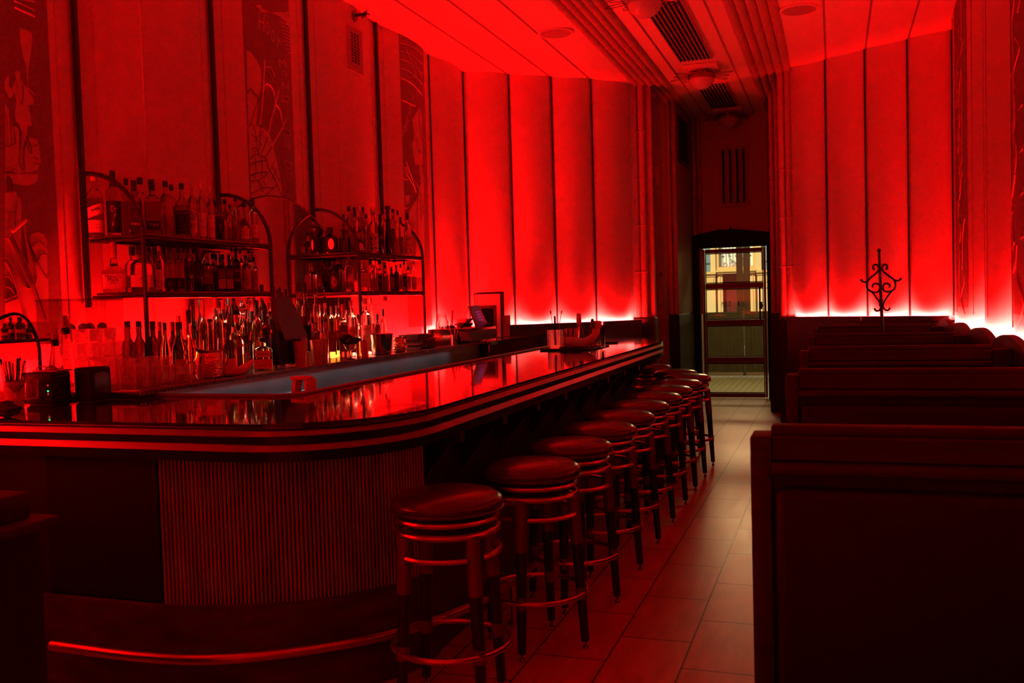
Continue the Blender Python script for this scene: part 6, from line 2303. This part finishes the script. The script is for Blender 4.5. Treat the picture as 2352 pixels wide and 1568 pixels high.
def pourer(px, top, X, label, capcol, w=.07, ncap=.07):
    p = along_x(px, X, BZ)
    H = atx(px, top, X).z - BZ
    t = thing('pour_bottle', label, 'bottle', (p.x, p.y, BZ), group='clear pour bottles on the bar')
    r = w / 2
    G().lathe([(0, 0), (r, 0), (r, .10), (r * .9, .14), (r * .42, H - ncap - .02), (r * .36, H - ncap)], 24, (p.x, p.y, BZ)).build('glass_body', GK, t)
    G().lathe([(r * .40, H - ncap - .012), (r * .48, H - ncap), (r * .48, H - ncap + .012), (r * .38, H - ncap + .02)], 18, (p.x, p.y, BZ)).build('spout_collar', BLACK, t)
    G().lathe([(r * .42, H - ncap + .012), (r * .40, H - ncap * .45), (r * .32, H - .006), (r * .22, H), (0, H)], 18, (p.x, p.y, BZ)).build('spout_cap', capcol, t)
    return t
capm = mat('smoky_cap', (0.35, 0.12, 0.10), 0.2, trans=.6)
pourer(158, 724, -3.40, 'taller clear pour bottle with translucent cap behind the printer', capm, .08, .075)
pourer(133, 752, -3.30, 'shorter clear pour bottle with dark cap behind the printer', capm, .075, .07)
# clear fruit bin with limes on a crate behind the tumblers
Xb = -3.62
pa, pb = atx(112, 785, Xb), atx(263, 785, Xb)
za = atx(180, 785, Xb).z
t = thing('storage_crate', 'low plastic crate under the clear fruit bin', 'crate', (Xb, (pa.y + pb.y) / 2, CZ))
g = G()
g.box(Xb - .06, Xb + .06, pa.y - .02, pb.y + .02, CZ, za - .004, .006)
g.build('crate', mat('crate_plastic', (0.5, 0.42, 0.4), 0.3, trans=.5), t)
t = thing('fruit_bin', 'tall clear plastic bin holding limes by the left wall', 'bin', (Xb, (pa.y + pb.y) / 2, za))
h = atx(180, 686, Xb).z - za
g = G()
y0, y1, x0, x1, w = pa.y, pb.y, Xb - .07, Xb + .07, .003
for b in ((x0, x1, y0, y0 + w, 0, h), (x0, x1, y1 - w, y1, 0, h), (x0, x0 + w, y0 + w, y1 - w, 0, h), (x1 - w, x1, y0 + w, y1 - w, 0, h), (x0 + w, x1 - w, y0 + w, y1 - w, 0, w)):
    g.box(b[0], b[1], b[2], b[3], za + b[4], za + b[5])
g.build('bin_walls', thin_glass('bin_plastic', (0.86, 0.80, 0.78)), t, smooth=0)
g = G()
g.box(x0 - .004, x1 + .004, y0 - .004, y0 + .004, za + h - .012, za + h)
g.box(x0 - .004, x1 + .004, y1 - .004, y1 + .004, za + h - .012, za + h)
g.box(x1 - .004, x1 + .004, y0, y1, za + h - .012, za + h)
g.build('bin_rim', MATS['bin_plastic'], t, smooth=0)
LIME = mat('lime_skin', (0.16, 0.10, 0.05), 0.5)
l0 = None
rr = random.Random(11)
lim = []
for k in range(6):
    lim.append((y0 + .045 + k * (y1 - y0 - .09) / 5, Xb - .035 + .05 * (k % 2), 0))
for k in range(4):
    lim.append((y0 + .15 + k * .065, Xb - .01 + .02 * (k % 2), .048))
for k in range(0):
    lim.append((y0 + .22 + k * .065, Xb, .09))
for (yy, xx, dz) in lim:
    if l0 is None:
        l0 = G().sphere((0, 0, 0), .025, 12).build('lime', LIME)
        o = l0
    else:
        o = l0.copy(); COL.objects.link(o)
    o.location = (xx, yy, za + .0285 + dz * .85)
    tag(o, 'dark round lime heaped in the clear fruit bin', 'lime', 'limes in the fruit bin')

# small arched rack with bitters at the left edge
Xr = -3.42
t = thing('bitters_rack', 'small black arched rack of bitters at the far left edge', 'shelf', (Xr, 3.2, CZ))
g = G()
g.tube(resample(P([(-45, 800), (-35, 752), (0, 731), (35, 721), (62, 735), (82, 770), (90, 800)], Xr), 5), .008, 8)
for px in (-42, 90):
    a = atx(px, 800, Xr)
    g.tube([a, (Xr, a.y, CZ)], .008, 8)
g.build('arched_frame', BLACK, t)
sz = atx(40, 780, Xr).z
a, b = atx(-40, 780, Xr), atx(103, 778, Xr)
G().box(Xr - .06, Xr + .06, a.y, b.y, sz - .012, sz, .002).build('shelf', BOOTHWOOD, t)
PR = [-3.40, -3.45]
for i, (px, top, w, k, lab) in enumerate(((12, 742, 17, 'bitters', 'leftmost small dark bottle on the arched bitters rack'), (26, 728, 16, 'bitters', 'second small dark bottle with pale band on the bitters rack'),
                                     (47, 728, 24, 'bitters', 'tallest rounded dark bottle on the bitters rack'), (67, 745, 14, 'bitters', 'rightmost small bottle on the bitters rack'))):
    put_bottle('H', sz + .0005, k, px, top, w, PR, lab, 'bitters on the small arched rack')
rk2 = [(-3.43 + .09 * (k % 2), 3.08 + .085 * k, CZ + .001) for k in range(4)]
place(rk, rk2, ['%s short glass from the left under the arched bitters rack' % q for q in COLN[:4]], 'glasses under the bitters rack')
p = along_x(35, -3.32, CZ)
stem_glass('goblet', 'large rounded goblet under the bitters rack', p.x, p.y, [(.012, .004), (.04, .03), (.048, .07), (.045, .11), (.038, .135)], .04)

# ------------------------------------------------------------------ the caddy at the far end of the bar
t = thing('bar_tray', 'black rectangular tray carrying the drink garnish set', 'tray', (-1.98, 7.2, BZ))
cA = Vector((-1.98, 7.3, 0))
G().box(-2.19, -1.78, 6.98, 7.62, BZ, BZ + .012, .004).build('tray', BLACK, t)
TZ = BZ + .0125
def near(px, Y, Z=TZ):
    """Point at depth Y on the tray seen in column px."""
    q = aty(px, 790, Y)
    return Vector((q.x, Y, Z))
p = near(1276, 7.08)
t = thing('cut_glass_jar', 'square cut glass jar with long stirrers on the bar tray', 'jar', tuple(p))
g = G()
g.lathe([(0, 0), (.052, 0, .8), (.055, .01, .8), (.055, .145, .8), (.051, .145, .8), (.051, .012, .8), (0, .011)], 28, tuple(p))
g.build('glass', cutg, t, smooth=30)
for dx, dy, hh, m, tip in ((-.02, 0, .285, BLACK, 1), (.035, .0, .285, SLEEVE, 1), (0.0, 0, .255, BLACK, 0)):
    g = G()
    a, b = Vector((p.x + dx * .2, p.y, TZ + .03)), Vector((p.x + dx * 1.6, p.y, TZ + hh))
    g.tube([a, b], .002 if tip else .008, 8)
    if tip:
        g.tube([b - (b - a).normalized() * .012, b + (b - a).normalized() * .012], .0055, 8)
    g.build('stirrer' if tip else 'black_tube', m, t)
p = near(1336, 7.14)
boat('boat_bowl', 'large white boat-shaped bowl swept up to the right on the bar tray', p.x, p.y, TZ, .30, .12, .15, .0)
p = near(1312, 7.42)
t = thing('sugar_caddy', 'caddy of upright sugar packets behind the white boat bowl', 'caddy', tuple(p))
G().box(p.x - .055, p.x + .055, p.y - .03, p.y + .03, TZ, TZ + .05, .003).build('caddy', BLACK, t)
for k in range(8):
    x = p.x - .048 + k * .0135
    G().box(x, x + .008, p.y - .024, p.y + .024, TZ + .02, TZ + .14 + .006 * (k % 3), .001).build('packet', [WHITEP, LP, LR][k % 3], t)
p = near(1331, 7.52)
t = thing('spray_bottle', 'clear bottle with tall ribbed cap in the middle of the bar tray', 'bottle', tuple(p))
G().lathe([(0, 0), (.034, 0), (.036, .01), (.034, .12), (.02, .165), (.017, .175)], 24, tuple(p)).build('glass_body', GK, t)
G().lathe([(.019, .172), (.022, .18), (.019, .262), (.0, .268)], 18, tuple(p)).build('cap', capm, t)
p = near(1362, 7.46)
t = thing('dropper_bottle', 'small dark bottle with pointed cap right of the clear bottle', 'bottle', tuple(p))
G().lathe([(0, 0), (.024, 0), (.026, .01), (.024, .13), (.012, .155)], 20, tuple(p)).build('glass_body', GD, t)
G().lathe([(.016, .150), (.018, .175), (.012, .215), (0, .222)], 16, tuple(p)).build('cap', CAPB, t)
p = near(1373, 7.50)
t = thing('red_card_holder', 'square red card standing at the right of the bar tray', 'card', tuple(p))
G().box(p.x - .03, p.x + .03, p.y - .003, p.y + .003, TZ + .10, TZ + .20, .001).build('card', mat('card_bright', (0.55, 0.10, 0.08), 0.6), t)
G().box(p.x - .032, p.x + .032, p.y - .02, p.y + .02, TZ, TZ + .105, .003).build('holder', GLASSC, t)
p = near(1384, 7.18)
t = thing('knife_glass', 'slim glass of small black handled picks at the tray end', 'glass', tuple(p))
G().lathe([(0, 0), (.02, 0), (.024, .10), (.022, .10), (.018, .008), (0, .006)], 20, tuple(p)).build('glass', GLASSC, t)
for k in range(5):
    a = 2 * PI * k / 5
    G().tube([(p.x + .006 * math.cos(a), p.y + .006 * math.sin(a), TZ + .01), (p.x + .02 * math.cos(a), p.y + .02 * math.sin(a), TZ + .15)], [.002, .006], 7).build('pick', BLACK, t)
for k, (px, Y, lab) in enumerate(((1310, 7.02, 'black leaf-shaped coaster at the front of the bar tray'), (1398, 8.05, 'black folded coaster on the bar beyond the tray'))):
    q = near(px, Y, TZ if k == 0 else BZ)
    g = G()
    n = 10
    L = .085
    out = [(q.x + L * math.cos(PI * i / n), q.y + .045 * math.sin(PI * i / n)) for i in range(n + 1)] + [(q.x - L * math.cos(PI * i / n), q.y - .03 * math.sin(PI * i / n)) for i in range(1, n)]
    g.prism(out, q.z, q.z + .012)
    tag(g.build('coaster', BLACK), lab, 'coaster')
g = G()
q = near(1300, 7.28)
for k in range(5):
    g.tube([(q.x - .02 + k * .012, q.y, TZ), (q.x - .03 + k * .016, q.y + .02, TZ + .12 - .008 * k)], .006, 7)
tag(g.build('wrapped_picks', LR), 'bundle of wrapped picks beside the cut glass jar', 'picks', kind='stuff')
